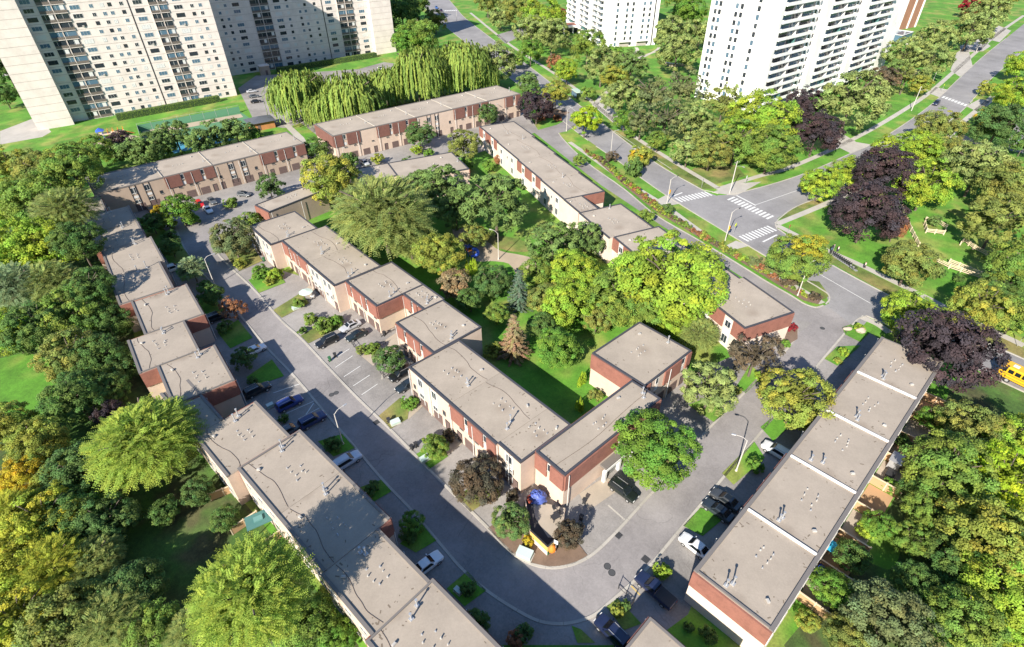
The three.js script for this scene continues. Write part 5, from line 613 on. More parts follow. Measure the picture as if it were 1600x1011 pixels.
car('suv', 271, 419, U, cWhite, 'white car nosing out from the stepped row under the grey green tree'); car('suv', 339, 495, U, cBlack, 'black SUV in the shaded stall beside the rusty tree'); car('hatch', 399, 546, U - 3, cWhite, 'white hatchback at the edge of the stepped row shadow'); car('suv', 402, 609, U, cBlack, 'black SUV in shade above the blue car'); car('suv', 452, 630, U, cBlue, 'bright blue SUV in the shaded stalls'); car('suv', 488, 656, U, [0.02, 0.035, 0.12], 'dark blue SUV at the end of the shaded stalls'); car('hatch', 452, 671, U, cGrey, 'grey car half hidden by the taller roof edge'); car('suv', 542, 720, U, [0.55, 0.6, 0.66], 'silver minivan poking out beyond the roof edge'); car('sedan', 667, 881, U, cWhite, 'white sedan alone in the deep shade of the bend');
car('suv', 511, 533, D, cBlack, 'black estate car at the kerb before the centre row', { sunroof: 1 }); car('sedan', 547, 509, D, cSil, 'silver sedan with a sunroof before the brick fronted house', { sunroof: 1 }); car('sedan', 557, 523, D, [0.015, 0.025, 0.028], 'black sedan beside the silver one with the sunroof', { sunroof: 1 }); car('suv', 626, 584, D, cBlack, 'black car before the fenced front garden'); car('sedan', 636, 601, D, [0.02, 0.03, 0.04], 'dark car tucked behind the beige house corner');
car('suv', 974, 766, 136, [0.012, 0.018, 0.016], 'black SUV with roof rails before the long brick corner house', { sunroof: 1 });
car('suv', 1214, 705, 318, cWhite, 'white SUV under the edge of the straight row roof'); car('sedan', 1134, 780, 318, [0.06, 0.065, 0.07], 'dark grey sedan, upper of two beside the green lawn', { sunroof: 1 }); car('sedan', 1122, 797, 318, [0.03, 0.04, 0.05], 'black sedan, lower of two beside the green lawn', { sunroof: 1 }); car('sedan', 1087, 853, 318, cWhite, 'white car before the bare brick end wall'); car('pickup', 1024, 921, 318, cNavy, 'dark blue pickup truck beside the yellow bush'); car('suv', 957, 987, 318, cNavy, 'dark blue car at the lower edge by the single roof corner');
car('sedan', 393, 142, 62, cSil, 'silver car first of three in the tower car park'); car('sedan', 397, 150, 62, cGrey, 'grey car second of three in the tower car park'); car('sedan', 400, 158, 62, cBlack, 'black car third of three in the tower car park'); car('sedan', 456, 184, 150, cBlack, 'black car beside the utility hut'); car('sedan', 594, 107, 150, cWhite, 'white car alone behind the willows'); car('hatch', 440, 121, 60, [0.4, 0.02, 0.03], 'dark red car at the foot of the far cream tower');
car('suv', 1463, 161, 226, cNavy, 'dark SUV waiting at the upper zebra crossing', { name: 'car' }); car('sedan', 1590, 222, 70, cSil, 'silver car in the corner car park at the picture edge'); car('suv', 689, 16, 345, cNavy, 'dark car driving at the far zebra crossing', { name: 'car' }); car('suv', 682, 12, 165, [0.03, 0.12, 0.4], 'blue van driving at the far zebra crossing', { name: 'car', cat: 'van' });
// school bus
{ const p = at(1592, 592, 1.2), t = thing('school_bus', 'yellow school bus driving on the main road at the picture edge', 'bus', V(p.x + 1.2, 0.02, p.z + 1.8), turnOf(147)); const yl = new THREE.MeshPhysicalMaterial({ color: new THREE.Color().setRGB(0.78, 0.42, 0.015), roughness: 0.4, clearcoat: 0.5, side: THREE.DoubleSide });
  part('body', merge([new RoundedBoxGeometry(9.4, 2.5, 2.4, 3, 0.28).translate(-0.6, 1.95, 0), new RoundedBoxGeometry(1.6, 1.2, 2.1, 3, 0.25).translate(4.6, 1.35, 0)]), yl, t); part('roof_hatch', uvBox(1.6, 0.08, 1.2), M.white, t, [0.4, 3.22, 0]); part('roof_hatch', uvBox(0.9, 0.08, 0.8), M.white, t, [-3.4, 3.22, 0]);
  for (const s of [-1, 1]) { for (let k = 0; k < 8; k++) part('window', uvBox(0.84, 0.78, 0.04), carGlass, t, [-4.6 + k * 1.08, 2.45, s * 1.205]); for (const y of [1.2, 1.75]) part('stripe', uvBox(9.2, 0.09, 0.03), M.dark, t, [-0.6, y, s * 1.205]); for (const x of [-3.4, 3.7]) { const w = part('wheel', cyl(0.5, 0.5, 0.3, 18).clone().rotateX(Math.PI / 2).translate(0, 0, -0.15), tyre, t, [x, 0.5, s * 1.02]); part('rim', cyl(0.28, 0.28, 0.34, 12).clone().rotateX(Math.PI / 2).translate(0, 0, -0.17), M.metal, w); } }
  part('windscreen', uvBox(0.04, 1, 2), carGlass, t, [4.12, 2.5, 0]); part('rear_window', uvBox(0.04, 0.7, 1.9), carGlass, t, [-5.31, 2.5, 0]); for (const s of [-1, 1]) part('tail_light', uvBox(0.05, 0.2, 0.3), tailM, t, [-5.31, 1.6, s * 0.9]); part('bumper', uvBox(0.15, 0.3, 2.3), M.dark, t, [-5.35, 0.75, 0]); }

// ---------------------------------------------------------------- street furniture
function lamp(x, y, H, az, label, o = {}) { const p = at(x, y), t = thing('street_lamp', label, 'street lamp', p, turnOf(az)); const pm = o.dark ? M.poleD : M.pole; part('base', cyl(0.22, 0.18, 0.4, 10), pm, t); part('pole', cyl(0.13, 0.075, H, 8), pm, t); const arm = o.arm || 1.8; part('arm', tube([V(0, H - 0.1, 0), V(arm * 0.4, H + 0.45, 0), V(arm, H + 0.6, 0)], 0.045, 6), pm, t); const h = part('lamp_head', new RoundedBoxGeometry(0.7, 0.14, 0.28, 2, 0.06), o.dark ? M.dark : M.metal, t, [arm + 0.25, H + 0.6, 0]); part('lens', uvBox(0.45, 0.03, 0.2), lampG, h, [0, -0.08, 0]); return t; }
lamp(1150, 736, 7.2, 290, 'curved arm street lamp on the kerb before the straight row lawn'); lamp(536, 694, 7.2, 46, 'pale street lamp standing at the taller stepped roof corner'); lamp(336, 446, 7.2, 56, 'pale street lamp near the silver leaved tree'); lamp(779, 405, 7.2, 300, 'curved street lamp in the courtyard play area', {}); lamp(1246, 462, 8, 60, 'street lamp at the end of the flower strip', { arm: 1.4 }); lamp(541, 262, 6.8, 150, 'slim street lamp in front of the upper row, garage court'); lamp(774, 190, 6.8, 150, 'slim street lamp at the upper row end'); lamp(885, 205, 8, 70, 'street lamp at the upper exit of the lane'); lamp(954, 243, 8, 70, 'street lamp on the lane strip near the lime tree'); lamp(714, 34, 8, 250, 'street lamp by the shaded bend of the main road', {}); lamp(837, 100, 7, 250, 'slender street lamp on the far verge, below the round maple');
function utilityPole(x, y, H, az, label, o = {}) { const p = at(x, y), t = thing('utility_pole', label, 'utility pole', p, turnOf(az)); part('pole', cyl(0.17, 0.11, H, 8), M.pole, t); part('cross_arm', uvBox(2.0, 0.12, 0.12), M.bark, t, [0, H - 0.5, 0]); for (const k of [-0.8, 0.8]) part('insulator', cyl(0.05, 0.04, 0.2, 6), M.white, t, [k, H - 0.42, 0]); if (o.lamp) { part('arm', tube([V(0, H - 1.6, 0), V(0.2, H - 1.1, 1.2), V(0.2, H - 1, 2.2)], 0.04, 5), M.metal, t); part('lamp_head', new RoundedBoxGeometry(0.3, 0.14, 0.7, 2, 0.05), M.metal, t, [0.2, H - 1, 2.4]); } return t; }
utilityPole(1140, 302, 10, 60, 'wooden utility pole on the corner verge of the crossing', { lamp: 1 }); utilityPole(1424, 173, 9.5, 46, 'utility pole by the upper zebra crossing pavement', { lamp: 1 }); utilityPole(1457, 128, 9.5, 46, 'utility pole halfway up the side street', { lamp: 1 }); utilityPole(1525, 81, 9.5, 46, 'utility pole far up the side street');
function signalPole(x, y, H, az, label) { const p = at(x, y), t = thing('traffic_signal', label, 'traffic signal', p, turnOf(az)); part('pole', cyl(0.13, 0.1, H, 8), M.pole, t); part('arm', tube([V(0, H - 0.2, 0), V(1, H + 0.3, 0), V(2.4, H + 0.4, 0)], 0.05, 6), M.pole, t); part('lamp_head', new RoundedBoxGeometry(0.7, 0.14, 0.3, 2, 0.05), M.dark, t, [2.5, H + 0.4, 0]); const s = part('signal_head', uvBox(0.4, 1.1, 0.4), M.yellow, t, [0.35, 3.6, 0]); for (const [k, m] of [[0.32, tailM], [0, M.yellow], [-0.32, M.green]]) part('signal_lens', cyl(0.13, 0.13, 0.06, 10).clone().rotateX(Math.PI / 2), m, s, [0, k, 0.2]); return t; }
signalPole(1133, 376, 8.2, 60, 'traffic signal pole with a yellow signal head at the lower crossing'); signalPole(1042, 318, 7.5, 60, 'traffic signal pole at the upper crossing of the junction');
function sign(x, y, H, label, m = M.lime, o = {}) { const p = at(x, y), t = thing('road_sign', label, 'sign', p, turnOf(o.az || 46)); part('post', cyl(0.05, 0.05, H, 6), M.metal, t); const b = part('sign_board', o.round ? cyl(0.42, 0.42, 0.05, 8).clone().rotateX(Math.PI / 2) : o.diamond ? uvBox(0.85, 0.85, 0.05).clone().rotateZ(Math.PI / 4) : uvBox(0.6, 0.8, 0.05), m, t, [0, H, 0.06]); return t; }
sign(1471, 143, 2.8, 'yellow diamond crossing sign above the upper zebra crossing', M.lime, { diamond: 1 }); sign(1516, 165, 2.8, 'yellow diamond crossing sign below the upper zebra crossing', M.lime, { diamond: 1 }); sign(1146, 365, 2.6, 'small yellow sign beside the lower traffic signal', M.lime, { diamond: 1 }); sign(1096, 293, 2.4, 'thin dark sign post on the far verge of the junction', M.metal); sign(1164, 288, 2.4, 'pale sign post on the side street verge', M.white); sign(1230, 366, 2.4, 'thin sign post at the park corner', M.red); sign(868, 863, 2.6, 'white board on a post before the yellow walled terrace', M.white, { az: 120 }); sign(1277, 470, 1.6, 'small dark sign at the flower strip tip', M.dark); sign(1260, 312, 2.6, 'white sign facing the side street verge', M.white);
sign(1589, 541, 2.4, 'lone dark post on the main road verge near the bus', M.dark);
// shared bikes in their rack
{ const a = at(1297, 396), b = at(1339, 424), az = Math.atan2(b.x - a.x, -(b.z - a.z)) / D2R, t = thing('bike_share_dock', 'long row of bike share docks with a kiosk on the main road verge', 'bike dock', a, turnOf(az)); const Ld = a.distanceTo(b); part('base_plate', uvBox(Ld, 0.06, 0.7), M.metal, t, [Ld / 2, 0.05, 0]);
  for (let k = 0; k < 11; k++) part('dock', merge([boxAt(0.16, 0.95, 0.3, 0, 0.5, 0), boxAt(0.22, 0.16, 0.36, 0, 1.0, 0)]), M.dark, t, [0.8 + k * (Ld - 3) / 10, 0.05, 0]); const k = part('kiosk', uvBox(0.5, 2.3, 0.4), M.dark, t, [0.2, 1.2, 0]); part('screen', uvBox(0.36, 0.5, 0.03), M.glassB, k, [0, 0.3, 0.21]); part('solar_mast', cyl(0.06, 0.05, 2.9, 6), M.metal, t, [0.5, 0, 0]);
  const bike = (u, label) => { const o = thing('rental_bike', label, 'bicycle', a.clone().add(V(dirOf(az)[0] * u, 0, dirOf(az)[1] * u)), turnOf(az + 90)); for (const x of [-0.5, 0.5]) part('wheel', new THREE.TorusGeometry(0.32, 0.04, 6, 18), tyre, o, [x, 0.36, 0]); part('frame', merge([tube([V(-0.5, 0.36, 0), V(0, 0.4, 0), V(0.4, 0.85, 0)], 0.035, 5), tube([V(-0.5, 0.36, 0), V(-0.18, 0.85, 0), V(0.4, 0.85, 0)], 0.035, 5)]), M.dark, o); part('handlebar', uvBox(0.06, 0.06, 0.55), M.dark, o, [0.42, 1.02, 0]); part('saddle', new RoundedBoxGeometry(0.26, 0.08, 0.16, 1, 0.03), M.dark, o, [-0.2, 0.95, 0]); part('basket', uvBox(0.3, 0.22, 0.34), M.metal, o, [0.62, 0.9, 0]); };
  bike(Ld - 1.6, 'dark rental bicycle docked second from the end of the bike row'); bike(Ld - 0.8, 'dark rental bicycle docked at the far end of the bike row'); }
// split rail fences in the park
function railFence(list, label, o = {}) { const p = px(list), g0 = p[0], t = thing('split_rail_fence', label, 'fence', g0); for (let i = 0; i + 1 < p.length; i++) { const Ls = p[i].distanceTo(p[i + 1]), n = Math.max(1, Math.round(Ls / 2.6)), az = Math.atan2(p[i + 1].x - p[i].x, -(p[i + 1].z - p[i].z)) / D2R; for (let k = 0; k < n; k++) { const c = p[i].clone().lerp(p[i + 1], (k + 0.5) / n).sub(g0), e = p[i].clone().lerp(p[i + 1], k / n).sub(g0); part('post', uvBox(0.24, 1.5, 0.24), M.woodP, t, [e.x, 0.67, e.z], turnOf(az)); for (const y of [0.45, 0.85, 1.2]) part('rail', uvBox(Ls / n - 0.02, 0.17, 0.12), M.woodP, t, [c.x, y, c.z], turnOf(az)); } if (i === p.length - 2) { const e = p[i + 1].clone().sub(g0); part('post', uvBox(0.24, 1.5, 0.24), M.woodP, t, [e.x, 0.67, e.z]); } } return t; }
railFence([1408, 326, 1412, 340, 1422, 362, 1434, 386], 'straight split rail fence between the purple trees and the fenced lawn'); railFence([1443, 352, 1446, 364, 1474, 367, 1477, 358, 1462, 348, 1445, 346], 'small square split rail pen round a young pine'); railFence([1500, 383, 1505, 378, 1520, 390, 1540, 400, 1556, 407], 'long split rail fence in front of the broad olive pine'); railFence([1462, 410, 1482, 420, 1500, 426, 1530, 436], 'lower split rail fence beside two saplings'); railFence([1482, 412, 1512, 424, 1530, 432], 'second lower split rail fence parallel behind the first');
bush(1468, 430, 7, 'd', 'sapling in a mulch ring before the lower rail fence', { tall: 1.6 }); bush(1498, 437, 7, 'd', 'sapling beside the lower rail fence end', { tall: 1.6 });
// green and black wheeled bins
{ const t = thing('wheelie_bin', 'green wheeled bin at the kerb of the empty stalls', 'bin', at(516, 564), 0.6); part('body', cyl(0.28, 0.34, 0.95, 4).clone().rotateY(Math.PI / 4), M.green, t); part('lid', uvBox(0.56, 0.06, 0.62), M.green, t, [0, 1.0, 0]); for (const z of [-0.22, 0.22]) part('wheel', cyl(0.11, 0.11, 0.06, 10).clone().rotateX(Math.PI / 2), tyre, t, [-0.3, 0.11, z]); part('handle', uvBox(0.06, 0.05, 0.45), M.dark, t, [-0.3, 0.98, 0]);
  const mk = (x, y, a, label, dark) => { const c = copyOf(t, at(x, y), a, label); if (dark) { c.children[0].material = M.dark; c.children[1].material = M.dark; } };
  mk(524, 558, 2, 'dark bin next to the green bin by the empty stalls', 1); mk(644, 702, 1, 'dark bin, one of two beside the small front lawn', 1); mk(650, 698, 2.2, 'dark bin behind its twin at the small front lawn', 1); mk(608, 660, 0.4, 'dark bin by the pale utility box lawn', 1); mk(566, 493, 1, 'dark bin at the brick fronted house door', 1); mk(413, 408, 1, 'green bin at the beige house garage, upper'); mk(523, 475, 1, 'green bin by the beige house behind the parasol'); mk(601, 524, 1, 'dark bin on the walled patio edge', 1); mk(913, 786, 1, 'dark bin beside the wall of the corner house', 1); mk(908, 812, 1, 'dark bin under the purple brown shrub', 1); mk(452, 408, 1.5, 'dark bin of a row at the setback wall', 1); mk(458, 404, 1.5, 'second dark bin at the setback wall', 1); }
// transformer boxes
{ const t = thing('transformer_box', 'pale green transformer box on the mulch bed at the bend', 'utility box', at(820, 868), turnOf(115)); part('cabinet', new RoundedBoxGeometry(2.1, 0.8, 1.3, 2, 0.05), M.greenP, t, [0, 0.5, 0]); part('base_slab', uvBox(2.4, 0.12, 1.6), M.concrete, t, [0, 0.16, 0]); part('lid', uvBox(2.14, 0.06, 1.34), mat([0.5, 0.6, 0.56], 0.6), t, [0, 0.92, 0]);
  const c1 = copyOf(t, at(618, 661), turnOf(60), 'pale transformer box on the lawn under the lamp shadow'), c2 = copyOf(t, at(664, 718), turnOf(50), 'flat pale utility box on the small front lawn'), c3 = copyOf(t, at(463, 482), turnOf(50), 'pale utility box beside the teal parasol lawn'); for (const c of [c1, c2, c3]) c.scale.set(0.75, 0.6, 0.8); const c4 = copyOf(t, at(716, 925), turnOf(130), 'white utility box on the dark lawn of the bend'); c4.scale.set(0.5, 0.7, 0.5); const c5 = copyOf(t, at(423, 636), turnOf(50), 'white utility box in shade beside the bright blue SUV'); c5.scale.set(0.55, 0.8, 0.6); }
// parasol with table
{ const p = at(481, 468), t = thing('patio_parasol', 'pale teal patio parasol open over a small front terrace', 'parasol', p); part('pole', cyl(0.04, 0.04, 2.3, 6), M.metal, t); part('canopy', new THREE.ConeGeometry(1.55, 0.55, 8), mat([0.5, 0.62, 0.56], 0.8), t, [0, 2.35, 0]); part('base', cyl(0.3, 0.25, 0.1, 10), M.dark, t); const b = thing('patio_table', 'white patio table beside the teal parasol', 'table', at(489, 466)); part('table_top', cyl(0.5, 0.5, 0.05, 14), M.white, b, [0, 0.7, 0]); for (let k = 0; k < 4; k++) part('leg', cyl(0.03, 0.03, 0.7, 5), M.white, b, [0.3 * Math.cos(k * 1.57), 0, 0.3 * Math.sin(k * 1.57)]); }
// corner terrace with yellow boarding
{ const c = [[822, 818], [812, 770], [866, 838], [898, 808]].map((q) => at(...q)); const A = at(829, 843), B = at(855, 868), C = at(876, 848), Dp = at(882, 800), E = at(820, 787);
  const t = thing('corner_terrace', 'raised corner terrace with yellow boarded walls and black flooring', 'terrace', A); const rel = (p) => [p.x - A.x, p.z - A.z]; const wallSeg = (p, q, h, y, m, name) => { const a = rel(p), b = rel(q), L_ = Math.hypot(b[0] - a[0], b[1] - a[1]), az = Math.atan2(b[0] - a[0], -(b[1] - a[1])) / D2R; part(name, uvBox(L_, h, 0.14), m, t, [(a[0] + b[0]) / 2, y + h / 2, (a[1] + b[1]) / 2], turnOf(az)); };
  const pl = mat([0.62, 0.40, 0.12], 0.8); part('floor', (() => { const g = sheet([A, B, C, Dp, E].map((p) => [p.x - A.x, p.z - A.z]), 1.0); return g; })(), mat([0.055, 0.05, 0.05], 0.9), t); part('paving', sheet([C, Dp, at(832, 788), at(836, 815), at(856, 846)].map((p) => [p.x - A.x, p.z - A.z]), 1.02), M.paver, t);
  wallSeg(A, B, 1.2, 1.0, pl, 'board_wall'); wallSeg(B, C, 1.2, 1.0, pl, 'board_wall'); wallSeg(E, A, 0.7, 1.0, M.beige, 'side_wall'); wallSeg(A, B, 1.0, 0, M.towerA, 'base_wall'); wallSeg(B, C, 1.0, 0, M.green, 'base_wall'); wallSeg(E, A, 1.0, 0, M.dark, 'base_wall'); wallSeg(C, Dp, 1.0, 0, M.beige, 'base_wall');
  for (const [p, q] of [[A, B], [B, C]]) { const a = rel(p), b = rel(q), L_ = Math.hypot(b[0] - a[0], b[1] - a[1]), az = Math.atan2(b[0] - a[0], -(b[1] - a[1])) / D2R; part('top_rail', uvBox(L_ + 0.1, 0.08, 0.22), M.dark, t, [(a[0] + b[0]) / 2, 2.24, (a[1] + b[1]) / 2], turnOf(az)); }
  const tp = thing('tarp_cover', 'crumpled blue tarp over garden furniture on the corner terrace', 'tarp', at(840, 774, 1.8).setY(1.0)); const g = new THREE.SphereGeometry(1, 20, 12, 0, 6.2832, 0, 1.6), q = g.attributes.position, rr = rng(4); for (let i = 0; i < q.count; i++) { const k = 1 + (rr() - 0.5) * 0.28; q.setXYZ(i, q.getX(i) * 1.4 * k, q.getY(i) * 1.5 * k, q.getZ(i) * 1.1 * k); } g.computeVertexNormals(); part('cover', g, M.tarp, tp); part('weight', uvBox(0.4, 0.15, 0.4), M.dark, tp, [0.9, 0.08, 0.9]);
  const rc = thing('red_canopy_chair', 'red covered garden chair beside the blue tarp', 'chair', at(828, 783, 1.2).setY(1.0), 0.6); part('seat', new RoundedBoxGeometry(0.7, 0.45, 0.7, 2, 0.1), M.red, rc, [0, 0.35, 0]); part('backrest', new RoundedBoxGeometry(0.7, 0.8, 0.18, 2, 0.08), M.red, rc, [0, 0.8, -0.3]);
  const tb = thing('terrace_table', 'black terrace table on the corner terrace paving', 'table', at(868, 808, 1.5).setY(1.02), 0.5); part('table_top', uvBox(1.3, 0.06, 0.9), M.dark, tb, [0, 0.72, 0]); for (const x of [-0.55, 0.55]) for (const z of [-0.38, 0.38]) part('leg', uvBox(0.06, 0.72, 0.06), M.dark, tb, [x, 0.36, z]);
  const chair = (x, y, a, label) => { const k = thing('terrace_chair', label, 'chair', at(x, y, 1.4).setY(1.02), a); part('seat', uvBox(0.5, 0.06, 0.5), M.dark, k, [0, 0.45, 0]); part('backrest', uvBox(0.5, 0.5, 0.06), M.dark, k, [0, 0.72, -0.23]); for (const u of [-0.2, 0.2]) for (const z of [-0.2, 0.2]) part('leg', uvBox(0.05, 0.45, 0.05), M.metal, k, [u, 0.22, z]); };
  chair(866, 794, 0.4, 'black chair on the terrace nearest the house wall'); chair(874, 800, 2.2, 'black chair on the terrace beside the table end');
  const jl = thing('orange_lantern', 'big orange inflatable pumpkin before the terrace wall', 'garden ornament', at(862, 862)); const pg = new THREE.SphereGeometry(0.6, 20, 12), pq = pg.attributes.position; for (let i = 0; i < pq.count; i++) { const a = Math.atan2(pq.getZ(i), pq.getX(i)), k = 1 + 0.07 * Math.cos(a * 8); pq.setXYZ(i, pq.getX(i) * k, pq.getY(i) * 1.3, pq.getZ(i) * k); } pg.computeVertexNormals(); part('body', pg, M.orange, jl, [0, 0.85, 0]); part('stem', cyl(0.1, 0.06, 0.25, 6), M.green, jl, [0, 1.6, 0]); }
// small porch roof over the corner house garage
{ const p = V(15.6, 0, -55.2), t = thing('garage_porch', 'white porch frame with flat roof over the corner house garage', 'porch', V(p.x, 0, p.z), turnOf(48.5)); part('roof', uvBox(7, 0.35, 1.5), M.copingB, t, [0.8, 3.1, -0.2]); part('fascia', uvBox(7.1, 0.5, 0.1), M.white, t, [0.8, 2.75, 0.58]); for (const x of [-2.6, 0.8, 4.2]) part('post', uvBox(0.5, 2.6, 0.5), M.white, t, [x, 1.3, 0.3]); part('garage_door', uvBox(2.7, 2.2, 0.08), M.garageG, t, [-0.9, 1.1, 0.0]); part('garage_door', uvBox(2.7, 2.2, 0.08), M.garage, t, [2.5, 1.1, 0.0]); }
// teal gazebo and back yards
{ const p = at(404, 812, 2.4), t = thing('garden_gazebo', 'teal topped garden gazebo behind the taller stepped row', 'gazebo', V(p.x, 0, p.z), turnOf(60)); part('canopy', uvBox(3.4, 0.12, 2.4), M.teal, t, [0, 2.5, 0]); part('vent_cap', uvBox(1.2, 0.25, 0.8), mat([0.11, 0.25, 0.24], 0.8), t, [0, 2.68, 0]); for (const x of [-1.6, 1.6]) for (const z of [-1.1, 1.1]) part('post', uvBox(0.1, 2.45, 0.1), M.dark, t, [x, 1.22, z]); }
{ const rl = (s, tt) => { const [ax, az_] = dirOf(46.4), [nx, nz] = dirOf(-43.6); return [ax * s + nx * tt, az_ * s + nz * tt]; }; const nm = ['at the entrance end', 'second from the entrance', 'third from the entrance', 'behind the middle house', 'beside the blue yard mat', 'above the blue lidded yard', 'third from the bare end wall', 'second from the bare end wall', 'nearest the bare end wall']; for (let k = 0; k < 9; k++) { const s = 101 - k * 6.36, a = rl(s, -1.6), t = thing('yard_fence', `wooden yard divider fence behind the straight row, ${nm[k]}`, 'fence', [a[0], 0, a[1]], turnOf(136.4)); part('panel', uvBox(4.2, 1.6, 0.08), M.wood, t, [0, 0.85, 0]); for (const x of [-2.05, 0, 2.05]) part('post', uvBox(0.14, 1.9, 0.14), M.woodP, t, [x, 0.95, 0]); part('cap_rail', uvBox(4.3, 0.08, 0.2), M.woodP, t, [0, 1.7, 0]); const q = rl(s - 3.1, -1.4); if (k < 8) struct('patio', bar(q[0], q[1], 46.4, 5.8, 3.4, 0.05), k % 2 ? M.paver : M.wood); }
  const mk = (x, y, m, name, label) => { const p = at(x, y, 0.7), t = thing(name, label, name === 'yard_shed' ? 'shed' : 'yard mat', V(p.x, 0.05, p.z), turnOf(46.4)); if (name === 'yard_shed') { part('wall', uvBox(2.2, 1.8, 1.5), m, t, [0, 0.9, 0]); part('roof', uvBox(2.5, 0.14, 1.8), M.metal, t, [0, 1.86, 0]); } else { part('table_top', uvBox(1.9, 0.08, 1.2), m, t, [0, 0.75, 0]); for (const x of [-0.8, 0.8]) for (const z of [-0.5, 0.5]) part('leg', uvBox(0.08, 0.72, 0.08), M.dark, t, [x, 0.36, z]); } };
  mk(1298, 853, mat([0.03, 0.4, 0.65], 0.5), 'yard_table', 'bright blue topped table in a back yard of the straight row'); mk(1398, 724, M.metal, 'yard_shed', 'grey metal shed in a back yard of the straight row'); mk(1392, 740, M.dark, 'yard_table', 'dark table beside the grey yard shed'); mk(1284, 892, M.blue, 'yard_table', 'dark blue covered table in the lower back yard'); }
{ for (const [x, y, az, lb] of [[352, 774, 62, 'wooden yard fence at the set back stepped row unit'], [385, 822, 45, 'wooden yard fence beside the teal gazebo'], [425, 850, 45, 'wooden yard fence below the teal gazebo']]) { const t = thing('yard_fence', lb, 'fence', at(x, y), turnOf(az)); part('panel', uvBox(4, 1.5, 0.08), M.wood, t, [0, 0.8, 0]); for (const u of [-1.95, 0, 1.95]) part('post', uvBox(0.14, 1.8, 0.14), M.woodP, t, [u, 0.9, 0]); part('cap_rail', uvBox(4.1, 0.08, 0.2), M.woodP, t, [0, 1.6, 0]); } }
// low patio wall, garden fence and gate
{ const f = (list, label, h = 1.0) => { const p = px(list), t = thing('garden_fence', label, 'fence', p[0]); for (let i = 0; i + 1 < p.length; i++) { const L_ = p[i].distanceTo(p[i + 1]), az = Math.atan2(p[i + 1].x - p[i].x, -(p[i + 1].z - p[i].z)) / D2R, n = Math.max(2, Math.round(L_ / 1.2)); for (let k = 0; k <= n; k++) { const e = p[i].clone().lerp(p[i + 1], k / n).sub(p[0]); part('post', uvBox(0.08, h, 0.08), M.dark, t, [e.x, h / 2, e.z]); } const c = p[i].clone().lerp(p[i + 1], 0.5).sub(p[0]); for (const y of [h * 0.35, h * 0.9]) part('rail', uvBox(L_, 0.05, 0.05), M.dark, t, [c.x, y, c.z], turnOf(az)); } };
  f([550, 538, 563, 556, 603, 538], 'dark picket fence round the planted corner by the black sedan'); f([583, 568, 600, 591, 616, 584], 'dark picket fence of the front garden before the black cars'); f([596, 527, 618, 516], 'dark fence along the walled patio'); f([966, 920, 990, 942, 985, 950], 'small black gate frame beside the dark blue pickup', 1.3); }
// play equipment
{ const p = at(738, 398), t = thing('play_slide', 'blue tube slide on a play tower in the sandy play area', 'playground slide', p, turnOf(60)); part('tube_slide', tube([V(0, 1.8, 0), V(0.9, 1.5, 0.6), V(0.9, 0.9, 1.5), V(0, 0.5, 1.7), V(-0.8, 0.25, 1.2)], 0.42, 10, 24), M.blue, t); part('deck', uvBox(1.5, 0.12, 1.5), M.orange, t, [-0.6, 1.5, -0.4]); for (const x of [-1.3, 0.1]) for (const z of [-1.1, 0.3]) part('post', cyl(0.07, 0.07, 2.6, 6), M.blue, t, [x, 0, z]); part('roof', new THREE.ConeGeometry(1.2, 0.7, 4).rotateY(Math.PI / 4), M.tarp, t, [-0.6, 2.9, -0.4]); 
  const q = at(176, 214), u = thing('climbing_tower', 'orange and blue climbing frame on the tower playground', 'playground frame', q, turnOf(60)); part('deck', uvBox(9, 0.2, 3), M.woodP, u, [0, 1.6, 0]); for (let k = 0; k < 6; k++) for (const z of [-1.4, 1.4]) part('post', cyl(0.09, 0.09, 3, 6), k < 2 ? M.blue : M.orange, u, [-4.2 + k * 1.7, 0, z]); part('slide', quad([4.5, 1.6, -0.6], [7.5, 0.2, -0.6], [7.5, 0.2, 0.6], [4.5, 1.6, 0.6]), M.orange, u); part('roof', new THREE.ConeGeometry(2, 1.1, 4).rotateY(Math.PI / 4), M.blue, u, [-3.2, 3.5, 0]); }
// grey service gate and mound near the playground
// hedges along the cream towers
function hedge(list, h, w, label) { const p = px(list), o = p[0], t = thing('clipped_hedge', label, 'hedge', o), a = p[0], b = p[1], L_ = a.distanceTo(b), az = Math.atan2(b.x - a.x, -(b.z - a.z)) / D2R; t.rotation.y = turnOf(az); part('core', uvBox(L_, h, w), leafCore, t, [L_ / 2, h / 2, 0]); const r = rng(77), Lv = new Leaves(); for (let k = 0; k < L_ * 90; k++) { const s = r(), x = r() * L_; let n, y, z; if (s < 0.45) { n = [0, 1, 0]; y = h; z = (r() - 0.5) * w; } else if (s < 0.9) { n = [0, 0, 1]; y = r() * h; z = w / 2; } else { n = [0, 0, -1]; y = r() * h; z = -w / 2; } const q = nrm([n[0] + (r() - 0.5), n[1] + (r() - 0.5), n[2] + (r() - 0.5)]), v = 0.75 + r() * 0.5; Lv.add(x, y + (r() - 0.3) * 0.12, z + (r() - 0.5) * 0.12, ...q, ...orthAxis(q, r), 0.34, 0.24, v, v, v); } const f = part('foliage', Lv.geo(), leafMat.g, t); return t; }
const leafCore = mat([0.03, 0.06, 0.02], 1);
hedge([184, 188, 344, 158], 2.4, 2.6, 'long clipped hedge at the foot of the near cream tower'); hedge([434, 114, 588, 89], 2.4, 2.6, 'long clipped hedge at the foot of the far cream tower');
